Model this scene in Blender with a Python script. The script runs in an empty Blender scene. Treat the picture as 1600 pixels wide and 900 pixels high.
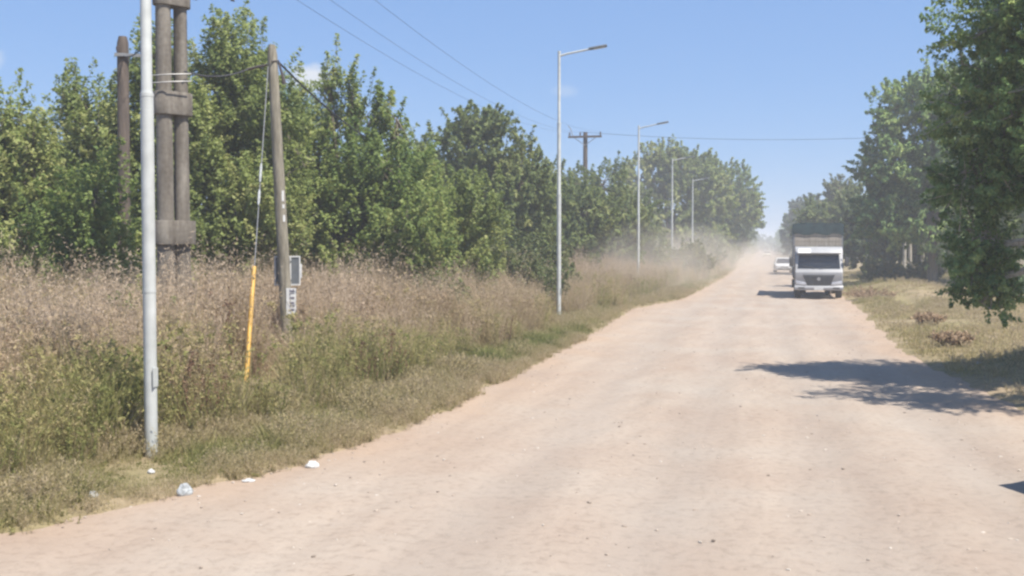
import bpy, bmesh, math, random
import numpy as np
from mathutils import Vector, Matrix

R = math.radians
scene = bpy.context.scene
COL = scene.collection
random.seed(7)

# ------------------------------------------------------------------ camera
cam_data = bpy.data.cameras.new('camera')
cam = bpy.data.objects.new('camera', cam_data)
COL.objects.link(cam)
cam.location = (0, 0, 2.5)
cam.rotation_euler = (R(90 - 2.19), 0, R(13.07))
cam_data.sensor_width = 36
cam_data.lens = 38.25
cam_data.clip_start = 0.1
cam_data.clip_end = 6000
scene.camera = cam

# ------------------------------------------------------------------ sky, sun, exposure
SUN_EL = R(61)
SUN_H = Vector((0.88, -0.475, 0)).normalized()
SUN = Vector((SUN_H.x * math.cos(SUN_EL), SUN_H.y * math.cos(SUN_EL), math.sin(SUN_EL)))
world = bpy.data.worlds.new('World')
scene.world = world
world.use_nodes = True
wn, wl = world.node_tree.nodes, world.node_tree.links
wn.clear()
w_out = wn.new('ShaderNodeOutputWorld')
w_bg = wn.new('ShaderNodeBackground')
w_bg.inputs['Strength'].default_value = 0.066
sky = wn.new('ShaderNodeTexSky')
sky.sky_type = 'NISHITA'
sky.sun_disc = False
sky.sun_elevation = SUN_EL
sky.sun_rotation = math.atan2(SUN_H.x, SUN_H.y)
sky.altitude = 0
sky.air_density = 1.0
sky.dust_density = 0.15
sky.ozone_density = 3.5
tc = wn.new('ShaderNodeTexCoord')
even = wn.new('ShaderNodeMix'); even.data_type = 'RGBA'
even.inputs['Factor'].default_value = 0.62
wl.new(sky.outputs['Color'], even.inputs['A']); even.inputs['B'].default_value = (1.80, 3.35, 6.75, 1)
last = even.outputs['Result']
# a few small fair-weather clouds low over the trees
CLOUDS = [((-0.392, 0.905, 0.150), 0.05, 0.95), ((-0.625, 0.765, 0.153), 0.042, 0.7),
          ((-0.178, 0.974, 0.140), 0.022, 0.22), ((0.52, 0.83, 0.13), 0.04, 0.6), ((-0.9, -0.3, 0.2), 0.05, 0.6)]
cn = wn.new('ShaderNodeTexNoise')
cn.inputs['Scale'].default_value = 34
cn.inputs['Detail'].default_value = 5
cn.inputs['Roughness'].default_value = 0.6
wl.new(tc.outputs['Generated'], cn.inputs['Vector'])
for d, rad, amt in CLOUDS:
    d = Vector(d).normalized()
    sub = wn.new('ShaderNodeVectorMath'); sub.operation = 'SUBTRACT'
    wl.new(tc.outputs['Generated'], sub.inputs[0]); sub.inputs[1].default_value = d
    mul = wn.new('ShaderNodeVectorMath'); mul.operation = 'MULTIPLY'
    wl.new(sub.outputs[0], mul.inputs[0]); mul.inputs[1].default_value = (1, 1, 2.0)
    ln = wn.new('ShaderNodeVectorMath'); ln.operation = 'LENGTH'
    wl.new(mul.outputs[0], ln.inputs[0])
    mr = wn.new('ShaderNodeMapRange'); mr.clamp = True
    mr.inputs['From Min'].default_value = 0; mr.inputs['From Max'].default_value = rad
    mr.inputs['To Min'].default_value = 0.62; mr.inputs['To Max'].default_value = -0.45
    wl.new(ln.outputs['Value'], mr.inputs['Value'])
    ad = wn.new('ShaderNodeMath'); ad.operation = 'ADD'
    wl.new(mr.outputs[0], ad.inputs[0]); wl.new(cn.outputs['Fac'], ad.inputs[1])
    m2 = wn.new('ShaderNodeMapRange'); m2.clamp = True
    m2.inputs['From Min'].default_value = 0.5; m2.inputs['From Max'].default_value = 0.95
    m2.inputs['To Min'].default_value = 0; m2.inputs['To Max'].default_value = amt
    wl.new(ad.outputs[0], m2.inputs['Value'])
    mx = wn.new('ShaderNodeMix'); mx.data_type = 'RGBA'
    wl.new(m2.outputs[0], mx.inputs['Factor'])
    wl.new(last, mx.inputs['A']); mx.inputs['B'].default_value = (6.0, 6.3, 6.8, 1)
    last = mx.outputs['Result']
wl.new(last, w_bg.inputs['Color'])
wl.new(w_bg.outputs[0], w_out.inputs['Surface'])

sun_data = bpy.data.lights.new('sun', 'SUN')
sun_data.energy = 4.4
sun_data.angle = R(0.55)
sun_data.color = (1.0, 0.945, 0.85)
sun = bpy.data.objects.new('sun', sun_data)
COL.objects.link(sun)
sun.location = (40, -10, 60)
sun.rotation_euler = (-SUN).to_track_quat('-Z', 'Y').to_euler()

vs = scene.view_settings
vs.view_transform = 'Standard'
vs.look = 'None'
vs.exposure = 1.0
vs.gamma = 1.0
vs.use_curve_mapping = False
cy = scene.cycles
cy.use_denoising = True
cy.max_bounces = 8
cy.diffuse_bounces = 5
cy.glossy_bounces = 2
cy.transmission_bounces = 4
cy.transparent_max_bounces = 8
cy.volume_bounces = 1
cy.volume_max_steps = 128
cy.caustics_reflective = False
cy.caustics_refractive = False
cy.filter_width = 2.5

# ------------------------------------------------------------------ helpers
def tag(o, label=None, cat=None, group=None, kind=None):
    if label: o['label'] = label
    if cat: o['category'] = cat
    if group: o['group'] = group
    if kind: o['kind'] = kind
    return o

def empty(name, loc=(0, 0, 0), rz=0.0):
    o = bpy.data.objects.new(name, None)
    o.empty_display_size = 0.2
    o.location = loc
    o.rotation_euler = (0, 0, rz)
    COL.objects.link(o)
    return o

def link(name, mesh, mat, parent=None, smooth=False):
    o = bpy.data.objects.new(name, mesh)
    COL.objects.link(o)
    if mat is not None and not mesh.materials:
        mesh.materials.append(mat)
    if parent: o.parent = parent
    if smooth:
        mesh.polygons.foreach_set('use_smooth', [True] * len(mesh.polygons))
    return o

class MB:
    """collects shapes into one mesh"""
    def __init__(s): s.v = []; s.f = []
    def add(s, v, f):
        n = len(s.v); s.v += [tuple(p) for p in v]; s.f += [tuple(i + n for i in q) for q in f]; return s
    def box(s, c, d, M=None, taper=1.0):
        x, y, z = d[0] / 2, d[1] / 2, d[2] / 2
        P = [(-x, -y, -z), (x, -y, -z), (x, y, -z), (-x, y, -z),
             (-x * taper, -y * taper, z), (x * taper, -y * taper, z), (x * taper, y * taper, z), (-x * taper, y * taper, z)]
        P = [Vector(p) for p in P]
        if M is not None: P = [M @ p for p in P]
        c = Vector(c)
        return s.add([p + c for p in P], [(3, 2, 1, 0), (4, 5, 6, 7), (0, 1, 5, 4), (1, 2, 6, 5), (2, 3, 7, 6), (3, 0, 4, 7)])
    def tube(s, pts, rad, n=8, cap=True):
        pts = [Vector(p) for p in pts]
        if not hasattr(rad, '__len__'): rad = [rad] * len(pts)
        V, F = [], []
        ref = None
        for i, p in enumerate(pts):
            t = (pts[min(i + 1, len(pts) - 1)] - pts[max(i - 1, 0)]).normalized()
            if ref is None:
                ref = Vector((1, 0, 0)) if abs(t.x) < 0.8 else Vector((0, 1, 0))
            a = (ref - t * ref.dot(t)).normalized(); b = t.cross(a); ref = a
            for k in range(n):
                w = 2 * math.pi * k / n
                V.append(p + (a * math.cos(w) + b * math.sin(w)) * rad[i])
        for i in range(len(pts) - 1):
            for k in range(n):
                F.append((i * n + k, i * n + (k + 1) % n, (i + 1) * n + (k + 1) % n, (i + 1) * n + k))
        if cap:
            F.append(tuple(range(n - 1, -1, -1))); m = (len(pts) - 1) * n
            F.append(tuple(m + k for k in range(n)))
        return s.add(V, F)
    def prism(s, prof, x0, x1):
        """closed (y,z) profile extruded along x"""
        n = len(prof)
        V = [(x0, y, z) for y, z in prof] + [(x1, y, z) for y, z in prof]
        F = [(i, (i + 1) % n, n + (i + 1) % n, n + i) for i in range(n)]
        F += [tuple(range(n - 1, -1, -1)), tuple(range(n, 2 * n))]
        return s.add(V, F)
    def build(s, name, mat, parent=None, smooth=False, bevel=0, seg=2):
        me = bpy.data.meshes.new(name)
        me.from_pydata(s.v, [], s.f)
        bm = bmesh.new(); bm.from_mesh(me)
        bmesh.ops.recalc_face_normals(bm, faces=bm.faces)
        if bevel:
            es = [e for e in bm.edges if len(e.link_faces) == 2 and e.calc_face_angle(0) > 0.5]
            bmesh.ops.bevel(bm, geom=es, offset=bevel, segments=seg, affect='EDGES', profile=0.6)
        bm.to_mesh(me); bm.free()
        o = link(name, me, mat, parent)
        if smooth or bevel:
            me.polygons.foreach_set('use_smooth', [True] * len(me.polygons))
            try: me.set_sharp_from_angle(angle=R(38))
            except Exception: pass
        return o

def copy_tree(o, parent=None):
    c = o.copy(); COL.objects.link(c); c.parent = parent
    for ch in list(o.children): copy_tree(ch, c)
    return c

# ---- numpy noise
_rng0 = np.random.default_rng(11)
_W = _rng0.normal(size=(24, 2)); _P = _rng0.uniform(0, 6.28, 24)
def noise2(x, y, s, k=0):
    r = 0
    for i in range(6):
        w = _W[(i + k * 5) % 24]; m = s * (1.0 + 0.35 * i)
        r = r + np.sin((x * w[0] + y * w[1]) * m + _P[(i + k * 7) % 24]) / (1 + 0.3 * i)
    return r / 2.6

def sstep(a, b, x):
    t = np.clip((x - a) / (b - a), 0, 1); return t * t * (3 - 2 * t)

# ------------------------------------------------------------------ materials
def mat_new(name):
    m = bpy.data.materials.new(name); m.use_nodes = True
    n, l = m.node_tree.nodes, m.node_tree.links
    b = n['Principled BSDF']
    return m, n, l, b

def ramp(n, stops):
    r = n.new('ShaderNodeValToRGB')
    e = r.color_ramp.elements
    while len(e) < len(stops): e.new(0.5)
    for i, (p, c) in enumerate(stops):
        e[i].position = p; e[i].color = (*c, 1)
    return r

def simple(name, col, rough=0.6, metal=0.0, var=0.12, scale=6.0, spec=0.4, bump=0.0):
    """plain paint / metal / rubber with slight mottling and dust"""
    m, n, l, b = mat_new(name)
    t = n.new('ShaderNodeTexCoord'); no = n.new('ShaderNodeTexNoise')
    no.inputs['Scale'].default_value = scale; no.inputs['Detail'].default_value = 6
    l.new(t.outputs['Object'], no.inputs['Vector'])
    c0 = tuple(max(0, c * (1 - var)) for c in col); c1 = tuple(min(1, c * (1 + var)) for c in col)
    r = ramp(n, [(0.3, c0), (0.7, c1)])
    l.new(no.outputs['Fac'], r.inputs['Fac']); l.new(r.outputs['Color'], b.inputs['Base Color'])
    b.inputs['Roughness'].default_value = rough; b.inputs['Metallic'].default_value = metal
    b.inputs['Specular IOR Level'].default_value = spec
    if bump:
        bp = n.new('ShaderNodeBump'); bp.inputs['Strength'].default_value = bump; bp.inputs['Distance'].default_value = 0.02
        l.new(no.outputs['Fac'], bp.inputs['Height']); l.new(bp.outputs[0], b.inputs['Normal'])
    return m

def leaf_mat(name, stops, trans=0.35, attr='tint', kind='GEOMETRY', rough=0.6):
    m, n, l, b = mat_new(name)
    out = n['Material Output']
    a = n.new('ShaderNodeAttribute'); a.attribute_name = attr; a.attribute_type = kind
    r = ramp(n, stops)
    l.new(a.outputs['Fac'], r.inputs['Fac'])
    l.new(r.outputs['Color'], b.inputs['Base Color'])
    b.inputs['Roughness'].default_value = rough; b.inputs['Specular IOR Level'].default_value = 0.3
    tr = n.new('ShaderNodeBsdfTranslucent'); l.new(r.outputs['Color'], tr.inputs['Color'])
    mx = n.new('ShaderNodeMixShader'); mx.inputs[0].default_value = trans
    l.new(b.outputs[0], mx.inputs[1]); l.new(tr.outputs[0], mx.inputs[2]); l.new(mx.outputs[0], out.inputs['Surface'])
    return m

def bark_mat(name, c0, c1, sc=3):
    m, n, l, b = mat_new(name)
    t = n.new('ShaderNodeTexCoord'); mp = n.new('ShaderNodeMapping'); mp.inputs['Scale'].default_value = (sc * 3, sc * 3, sc * 0.5)
    no = n.new('ShaderNodeTexNoise'); no.inputs['Scale'].default_value = 2; no.inputs['Detail'].default_value = 8; no.inputs['Roughness'].default_value = 0.65
    l.new(t.outputs['Object'], mp.inputs['Vector']); l.new(mp.outputs[0], no.inputs['Vector'])
    r = ramp(n, [(0.32, c0), (0.68, c1)]); l.new(no.outputs['Fac'], r.inputs['Fac']); l.new(r.outputs['Color'], b.inputs['Base Color'])
    b.inputs['Roughness'].default_value = 0.85
    bp = n.new('ShaderNodeBump'); bp.inputs['Strength'].default_value = 0.5; bp.inputs['Distance'].default_value = 0.03
    l.new(no.outputs['Fac'], bp.inputs['Height']); l.new(bp.outputs[0], b.inputs['Normal'])
    return m

M = {}
M['leaf_left'] = leaf_mat('leaf_left', [(0.0, (0.143, 0.210, 0.060)), (0.55, (0.243, 0.310, 0.091)), (1.0, (0.401, 0.417, 0.149))], 0.5)
M['leaf_light'] = leaf_mat('leaf_light', [(0.0, (0.174, 0.225, 0.071)), (0.55, (0.290, 0.342, 0.110)), (1.0, (0.438, 0.438, 0.180))], 0.5)
M['leaf_mid'] = leaf_mat('leaf_mid', [(0.0, (0.127, 0.172, 0.059)), (0.55, (0.202, 0.246, 0.082)), (1.0, (0.313, 0.328, 0.127))], 0.45)
M['leaf_right'] = leaf_mat('leaf_right', [(0.0, (0.119, 0.197, 0.073)), (0.55, (0.213, 0.312, 0.108)), (1.0, (0.418, 0.492, 0.178))], 0.4)
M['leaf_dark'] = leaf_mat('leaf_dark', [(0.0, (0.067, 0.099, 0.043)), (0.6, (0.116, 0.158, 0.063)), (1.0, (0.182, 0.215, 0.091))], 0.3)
M['leaf_olive'] = leaf_mat('leaf_olive', [(0.0, (0.095, 0.129, 0.043)), (0.5, (0.151, 0.174, 0.062)), (1.0, (0.246, 0.230, 0.101))], 0.35)
M['leaf_brown'] = leaf_mat('leaf_brown', [(0.0, (0.240, 0.166, 0.106)), (0.5, (0.360, 0.256, 0.166)), (1.0, (0.510, 0.374, 0.240))], 0.3)
M['bark'] = bark_mat('bark', (0.07, 0.055, 0.04), (0.2, 0.17, 0.13))
M['bark_pale'] = bark_mat('bark_pale', (0.25, 0.22, 0.18), (0.5, 0.46, 0.4))
M['wood_pole'] = bark_mat('wood_pole', (0.12, 0.105, 0.078), (0.30, 0.27, 0.21), 2)
M['wood_dark'] = bark_mat('wood_dark', (0.055, 0.042, 0.034), (0.13, 0.10, 0.08), 2)
M['galv'] = simple('galv', (0.47, 0.485, 0.47), 0.5, 0.1, 0.12, 5)
M['lamp_grey'] = simple('lamp_grey', (0.11, 0.12, 0.13), 0.5, 0.2)
M['lens'] = simple('lens', (0.5, 0.5, 0.48), 0.2)
M['insul'] = simple('insul', (0.07, 0.055, 0.05), 0.3)
M['wire'] = simple('wire', (0.04, 0.04, 0.045), 0.6)
M['steel'] = simple('steel', (0.26, 0.26, 0.26), 0.5, 0.5)
M['yellow'] = simple('yellow', (0.50, 0.30, 0.06), 0.5, 0, 0.12, 9)
M['white_plastic'] = simple('white_plastic', (0.56, 0.56, 0.55), 0.5, 0, 0.08, 8)
M['grey_panel'] = simple('grey_panel', (0.12, 0.13, 0.14), 0.4, 0, 0.15, 8)
M['violet_edge'] = simple('violet_edge', (0.32, 0.31, 0.36), 0.5)
M['ink'] = simple('ink', (0.12, 0.10, 0.14), 0.7)
M['tyre'] = simple('tyre', (0.045, 0.042, 0.04), 0.85, 0, 0.3, 12)
M['rim'] = simple('rim', (0.36, 0.35, 0.34), 0.45, 0.6)
M['truck_paint'] = simple('truck_paint', (0.33, 0.33, 0.335), 0.45, 0.1, 0.08, 2)
M['truck_dark'] = simple('truck_dark', (0.065, 0.066, 0.068), 0.55, 0, 0.25, 5)
M['glass'] = simple('glass', (0.02, 0.023, 0.03), 0.12, 0, 0.2, 2, 0.6)
M['headlight'] = simple('headlight', (0.5, 0.5, 0.52), 0.12, 0.2)
M['tarp'] = simple('tarp', (0.030, 0.052, 0.056), 0.7, 0, 0.3, 3, 0.3, 0.4)
M['board'] = bark_mat('board', (0.24, 0.20, 0.16), (0.40, 0.35, 0.29), 1.5)
M['board_dark'] = bark_mat('board_dark', (0.16, 0.13, 0.10), (0.28, 0.24, 0.19), 1.5)
M['car_white'] = simple('car_white', (0.55, 0.55, 0.54), 0.35, 0, 0.05, 2)
M['car_cream'] = simple('car_cream', (0.68, 0.64, 0.54), 0.4, 0, 0.05, 2)
M['car_grey'] = simple('car_grey', (0.10, 0.105, 0.11), 0.35, 0.2, 0.1, 2)
M['plate'] = simple('plate', (0.6, 0.6, 0.58), 0.5)
M['red_lens'] = simple('red_lens', (0.35, 0.03, 0.02), 0.25)
M['bag_white'] = simple('bag_white', (0.45, 0.445, 0.43), 0.5, 0, 0.3, 16)
M['bag_grey'] = simple('bag_grey', (0.30, 0.315, 0.32), 0.45, 0, 0.3, 16)
M['twig'] = bark_mat('twig', (0.10, 0.07, 0.05), (0.2, 0.15, 0.1))

# concrete with rain streaks
def concrete():
    m, n, l, b = mat_new('concrete')
    t = n.new('ShaderNodeTexCoord'); mp = n.new('ShaderNodeMapping'); mp.inputs['Scale'].default_value = (3.2, 3.2, 0.5)
    no = n.new('ShaderNodeTexNoise'); no.inputs['Scale'].default_value = 1.4; no.inputs['Detail'].default_value = 7; no.inputs['Roughness'].default_value = 0.6
    n2 = n.new('ShaderNodeTexNoise'); n2.inputs['Scale'].default_value = 14; n2.inputs['Detail'].default_value = 5
    l.new(t.outputs['Object'], mp.inputs['Vector']); l.new(mp.outputs[0], no.inputs['Vector']); l.new(t.outputs['Object'], n2.inputs['Vector'])
    r = ramp(n, [(0.38, (0.085, 0.07, 0.055)), (0.55, (0.165, 0.145, 0.12)), (0.72, (0.26, 0.235, 0.20))])
    mx = n.new('ShaderNodeMath'); mx.operation = 'MULTIPLY_ADD'; mx.inputs[1].default_value = 0.25
    l.new(n2.outputs['Fac'], mx.inputs[0])
    s2 = n.new('ShaderNodeMath'); s2.operation = 'MULTIPLY'; s2.inputs[1].default_value = 0.8
    l.new(no.outputs['Fac'], s2.inputs[0]); l.new(s2.outputs[0], mx.inputs[2])
    l.new(mx.outputs[0], r.inputs['Fac']); l.new(r.outputs['Color'], b.inputs['Base Color'])
    b.inputs['Roughness'].default_value = 0.9
    bp = n.new('ShaderNodeBump'); bp.inputs['Strength'].default_value = 0.35; bp.inputs['Distance'].default_value = 0.01
    l.new(n2.outputs['Fac'], bp.inputs['Height']); l.new(bp.outputs[0], b.inputs['Normal'])
    return m
M['concrete'] = concrete()

def road_mat():
    m, n, l, b = mat_new('road_sand')
    t = n.new('ShaderNodeTexCoord')
    def nz(scale, detail, rough, sx=1, sy=1, dist=0.0):
        mp = n.new('ShaderNodeMapping'); mp.inputs['Scale'].default_value = (sx, sy, 1)
        l.new(t.outputs['Object'], mp.inputs['Vector'])
        o = n.new('ShaderNodeTexNoise'); o.inputs['Scale'].default_value = scale; o.inputs['Detail'].default_value = detail
        o.inputs['Roughness'].default_value = rough; o.inputs['Distortion'].default_value = dist
        l.new(mp.outputs[0], o.inputs['Vector']); return o
    big = nz(0.35, 5, 0.6); streak = nz(1.1, 6, 0.6, 1.0, 0.10, 0.4); fine = nz(9, 8, 0.7); grit = nz(60, 4, 0.7)
    r1 = ramp(n, [(0.32, (0.295, 0.221, 0.169)), (0.5, (0.328, 0.264, 0.210)), (0.70, (0.352, 0.306, 0.257))])
    l.new(big.outputs['Fac'], r1.inputs['Fac'])
    r2 = ramp(n, [(0.34, (0.230, 0.191, 0.161)), (0.62, (0.374, 0.314, 0.260))])
    l.new(streak.outputs['Fac'], r2.inputs['Fac'])
    mx = n.new('ShaderNodeMix'); mx.data_type = 'RGBA'; mx.inputs['Factor'].default_value = 0.36
    l.new(r1.outputs['Color'], mx.inputs['A']); l.new(r2.outputs['Color'], mx.inputs['B'])
    r3 = ramp(n, [(0.30, (0.70, 0.68, 0.66)), (0.5, (1, 1, 1)), (0.75, (1.06, 1.05, 1.04))])
    l.new(fine.outputs['Fac'], r3.inputs['Fac'])
    m2 = n.new('ShaderNodeMix'); m2.data_type = 'RGBA'; m2.blend_type = 'MULTIPLY'; m2.inputs['Factor'].default_value = 0.8
    l.new(mx.outputs['Result'], m2.inputs['A']); l.new(r3.outputs['Color'], m2.inputs['B'])
    r4 = ramp(n, [(0.28, (0.6, 0.58, 0.56)), (0.42, (1, 1, 1))])
    l.new(grit.outputs['Fac'], r4.inputs['Fac'])
    m3 = n.new('ShaderNodeMix'); m3.data_type = 'RGBA'; m3.blend_type = 'MULTIPLY'; m3.inputs['Factor'].default_value = 0.5
    l.new(m2.outputs['Result'], m3.inputs['A']); l.new(r4.outputs['Color'], m3.inputs['B'])
    ea = n.new('ShaderNodeAttribute'); ea.attribute_name = 'loose'
    em = n.new('ShaderNodeMath'); em.operation = 'MULTIPLY'; l.new(ea.outputs['Fac'], em.inputs[0]); l.new(big.outputs['Fac'], em.inputs[1])
    m4 = n.new('ShaderNodeMix'); m4.data_type = 'RGBA'; l.new(em.outputs[0], m4.inputs['Factor'])
    l.new(m3.outputs['Result'], m4.inputs['A']); m4.inputs['B'].default_value = (0.33, 0.232, 0.16, 1)
    ta = n.new('ShaderNodeAttribute'); ta.attribute_name = 'track'
    tm = n.new('ShaderNodeMath'); tm.operation = 'MULTIPLY'; l.new(ta.outputs['Fac'], tm.inputs[0]); l.new(streak.outputs['Fac'], tm.inputs[1])
    m5 = n.new('ShaderNodeMix'); m5.data_type = 'RGBA'; l.new(tm.outputs[0], m5.inputs['Factor'])
    l.new(m4.outputs['Result'], m5.inputs['A']); m5.inputs['B'].default_value = (0.26, 0.232, 0.205, 1)
    l.new(m5.outputs['Result'], b.inputs['Base Color'])
    b.inputs['Roughness'].default_value = 0.95; b.inputs['Specular IOR Level'].default_value = 0.1
    ad = n.new('ShaderNodeMath'); ad.operation = 'MULTIPLY_ADD'; ad.inputs[1].default_value = 0.35
    l.new(grit.outputs['Fac'], ad.inputs[0]); l.new(fine.outputs['Fac'], ad.inputs[2])
    bp = n.new('ShaderNodeBump'); bp.inputs['Strength'].default_value = 0.55; bp.inputs['Distance'].default_value = 0.03
    l.new(ad.outputs[0], bp.inputs['Height']); l.new(bp.outputs[0], b.inputs['Normal'])
    return m
M['road'] = road_mat()

def ground_mat():
    m, n, l, b = mat_new('ground_earth')
    t = n.new('ShaderNodeTexCoord')
    def nz(scale, detail, rough):
        o = n.new('ShaderNodeTexNoise'); o.inputs['Scale'].default_value = scale; o.inputs['Detail'].default_value = detail
        o.inputs['Roughness'].default_value = rough; l.new(t.outputs['Object'], o.inputs['Vector']); return o
    a = nz(0.28, 6, 0.62); f = nz(5, 8, 0.7)
    r = ramp(n, [(0.30, (0.144, 0.137, 0.058)), (0.42, (0.223, 0.187, 0.101)), (0.55, (0.274, 0.216, 0.137)), (0.72, (0.302, 0.230, 0.158))])
    l.new(a.outputs['Fac'], r.inputs['Fac'])
    r3 = ramp(n, [(0.28, (0.55, 0.53, 0.48)), (0.55, (1, 1, 1)), (0.8, (1.15, 1.12, 1.05))])
    l.new(f.outputs['Fac'], r3.inputs['Fac'])
    m2 = n.new('ShaderNodeMix'); m2.data_type = 'RGBA'; m2.blend_type = 'MULTIPLY'; m2.inputs['Factor'].default_value = 0.8
    l.new(r.outputs['Color'], m2.inputs['A']); l.new(r3.outputs['Color'], m2.inputs['B'])
    l.new(m2.outputs['Result'], b.inputs['Base Color'])
    b.inputs['Roughness'].default_value = 0.95; b.inputs['Specular IOR Level'].default_value = 0.1
    bp = n.new('ShaderNodeBump'); bp.inputs['Strength'].default_value = 0.7; bp.inputs['Distance'].default_value = 0.06
    l.new(f.outputs['Fac'], bp.inputs['Height']); l.new(bp.outputs[0], b.inputs['Normal'])
    return m
M['ground'] = ground_mat()

# ------------------------------------------------------------------ ground and road
LE = np.array([(-60, -60), (-2, -60), (1.5, -22), (4, -12), (6, -8.6), (8.2, -6.30), (9.4, -5.80), (11, -5.2), (13.6, -4.75), (16, -4.6),
               (20, -4.66), (27, -4.62), (36, -4.85), (43, -5.05), (47, -4.4), (52, -3.7), (65, -3.4), (86, -3.15), (150, -2.9), (300, -2.6), (2000, -2.6)])
RE = np.array([(-60, 60), (-2, 60), (4, 22), (8, 10), (12, 6.2), (15, 4.6), (18, 3.92), (21, 3.5), (25, 3.25), (27, 3.08), (33, 3.2),
               (44, 3.58), (52, 3.75), (70, 3.8), (120, 3.7), (300, 3.3), (2000, 3.3)])
def edges(y):
    l = np.interp(y, LE[:, 0], LE[:, 1]); r = np.interp(y, RE[:, 0], RE[:, 1])
    j = 0.10 * noise2(y, 0 * y, 2.4, 1) + 0.06 * noise2(y, 0 * y, 7.0, 2)
    k = 0.16 * noise2(y, 0 * y, 1.4, 3) + 0.06 * noise2(y, 0 * y, 6.0, 0)
    return l + j, r + k

def ground_z(x, y):
    x = np.asarray(x, float); y = np.asarray(y, float)
    l, r = edges(y)
    out = np.maximum(l - x, x - r)              # > 0 outside the road
    z = -0.09 + 0.145 * sstep(-0.32, 0.34, out) + 0.018 * noise2(x, y, 1.1, 1) * sstep(-0.3, 0.5, out)
    left = sstep(0.4, 3.0, l - x)
    z = z + left * 0.07 * noise2(x, y, 0.35, 2)
    d = x - r
    right = sstep(0.3, 1.8, d)
    z = z + right * (0.10 + 0.07 * noise2(x, y, 0.6, 3)) * sstep(14, 22, y)
    # low bank beside the parked truck, with a shallow ditch beyond it
    z = z + 0.42 * np.exp(-((x - 7.2) / 1.7) ** 2 - ((y - 60) / 9) ** 2) * right
    z = z - 0.40 * np.exp(-((x - 6.1 - 0.05 * (y - 50)) / 0.55) ** 2 - ((y - 47) / 6) ** 2) * right
    z = z + 0.22 * np.exp(-((x - 4.5) / 0.7) ** 2 - ((y - 50) / 4) ** 2) * right
    # earth heap on the verge under the near tree
    z = z + 0.34 * np.exp(-((x - 5.3) / .8) ** 2 - ((y - 23.2) / 1.0) ** 2) * right
    z = z + 0.5 * sstep(6, 18, d) * sstep(35, 60, y) * (1 - sstep(150, 260, y))
    return z

def axis(spans):
    a = []
    for lo, hi, st in spans: a += list(np.arange(lo, hi - 1e-6, st))
    return np.array(a + [spans[-1][1]])
gx = axis([(-1500, -300, 200), (-300, -60, 30), (-60, -16, 2.0), (-16, -8, 0.5), (-8, 8, 0.2), (8, 24, 0.6), (24, 60, 3), (60, 300, 30), (300, 1500, 200)])
gy = axis([(-1500, -200, 200), (-200, -20, 20), (-20, 2, 1.0), (2, 30, 0.25), (30, 70, 0.5), (70, 160, 2), (160, 400, 15), (400, 1500, 100)])

def grid_mesh(name, X, Y, Z):
    ny, nx = X.shape
    me = bpy.data.meshes.new(name)
    co = np.stack([X, Y, Z], -1).reshape(-1, 3)
    i = np.arange((ny - 1) * (nx - 1)); rr, cc = i // (nx - 1), i % (nx - 1); b = rr * nx + cc
    q = np.stack([b, b + 1, b + nx + 1, b + nx], -1)
    me.vertices.add(len(co)); me.vertices.foreach_set('co', co.ravel())
    me.loops.add(q.size); me.loops.foreach_set('vertex_index', q.ravel())
    me.polygons.add(len(q)); me.polygons.foreach_set('loop_start', np.arange(len(q)) * 4)
    me.polygons.foreach_set('use_smooth', np.ones(len(q), bool))
    me.update(calc_edges=True); return me

GX, GY = np.meshgrid(gx, gy)
tag(link('ground', grid_mesh('ground', GX, GY, ground_z(GX, GY)), M['ground']), kind='structure')

ry = axis([(-12, 2, 1.0), (2, 40, 0.2), (40, 80, 0.5), (80, 200, 3), (200, 1000, 40)])
ts = np.linspace(0, 1, 70)
el, er = edges(ry)
el = np.maximum(el - 0.6, -40); er = np.minimum(er + 0.6, 40)
RX = el[:, None] + (er - el)[:, None] * ts[None]
RY = np.repeat(ry[:, None], 70, 1)
def road_z(x, y):
    ru = np.zeros_like(x)
    for c, dep, w in ((-2.6, 0.030, 0.45), (-1.0, 0.032, 0.4), (0.7, 0.028, 0.45), (2.2, 0.028, 0.4)):
        ru -= dep * np.exp(-((x - c - 0.35 * noise2(y, 0 * y, 0.12, 1)) / w) ** 2)
    return ru + 0.016 * noise2(x, y * 0.35, 2.2, 2) + 0.013 * noise2(x, y, 5.5, 0) + 0.010 * noise2(x, y * 0.6, 11, 3) + 0.008
road_me = grid_mesh('dirt_road', RX, RY, road_z(RX, RY))
_l, _r = edges(RY); _e = np.minimum(RX - _l, _r - RX)
_tr = np.zeros_like(RX)
for c, w in ((-2.6, .5), (-1.0, .5), (0.7, .5), (2.2, .5)): _tr = np.maximum(_tr, np.exp(-((RX - c - 0.35 * noise2(RY, 0 * RY, 0.12, 1)) / w) ** 2))
for nm, val in (('loose', np.exp(-np.maximum(_e, 0) / .8) * (1.2 + .6 * noise2(RX, RY, 1.3, 2))), ('track', _tr * .6)):
    a_ = road_me.attributes.new(nm, 'FLOAT', 'POINT'); a_.data.foreach_set('value', np.clip(val, 0, 1).ravel().astype(np.float32))
tag(link('dirt_road', road_me, M['road']), kind='structure')

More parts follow.
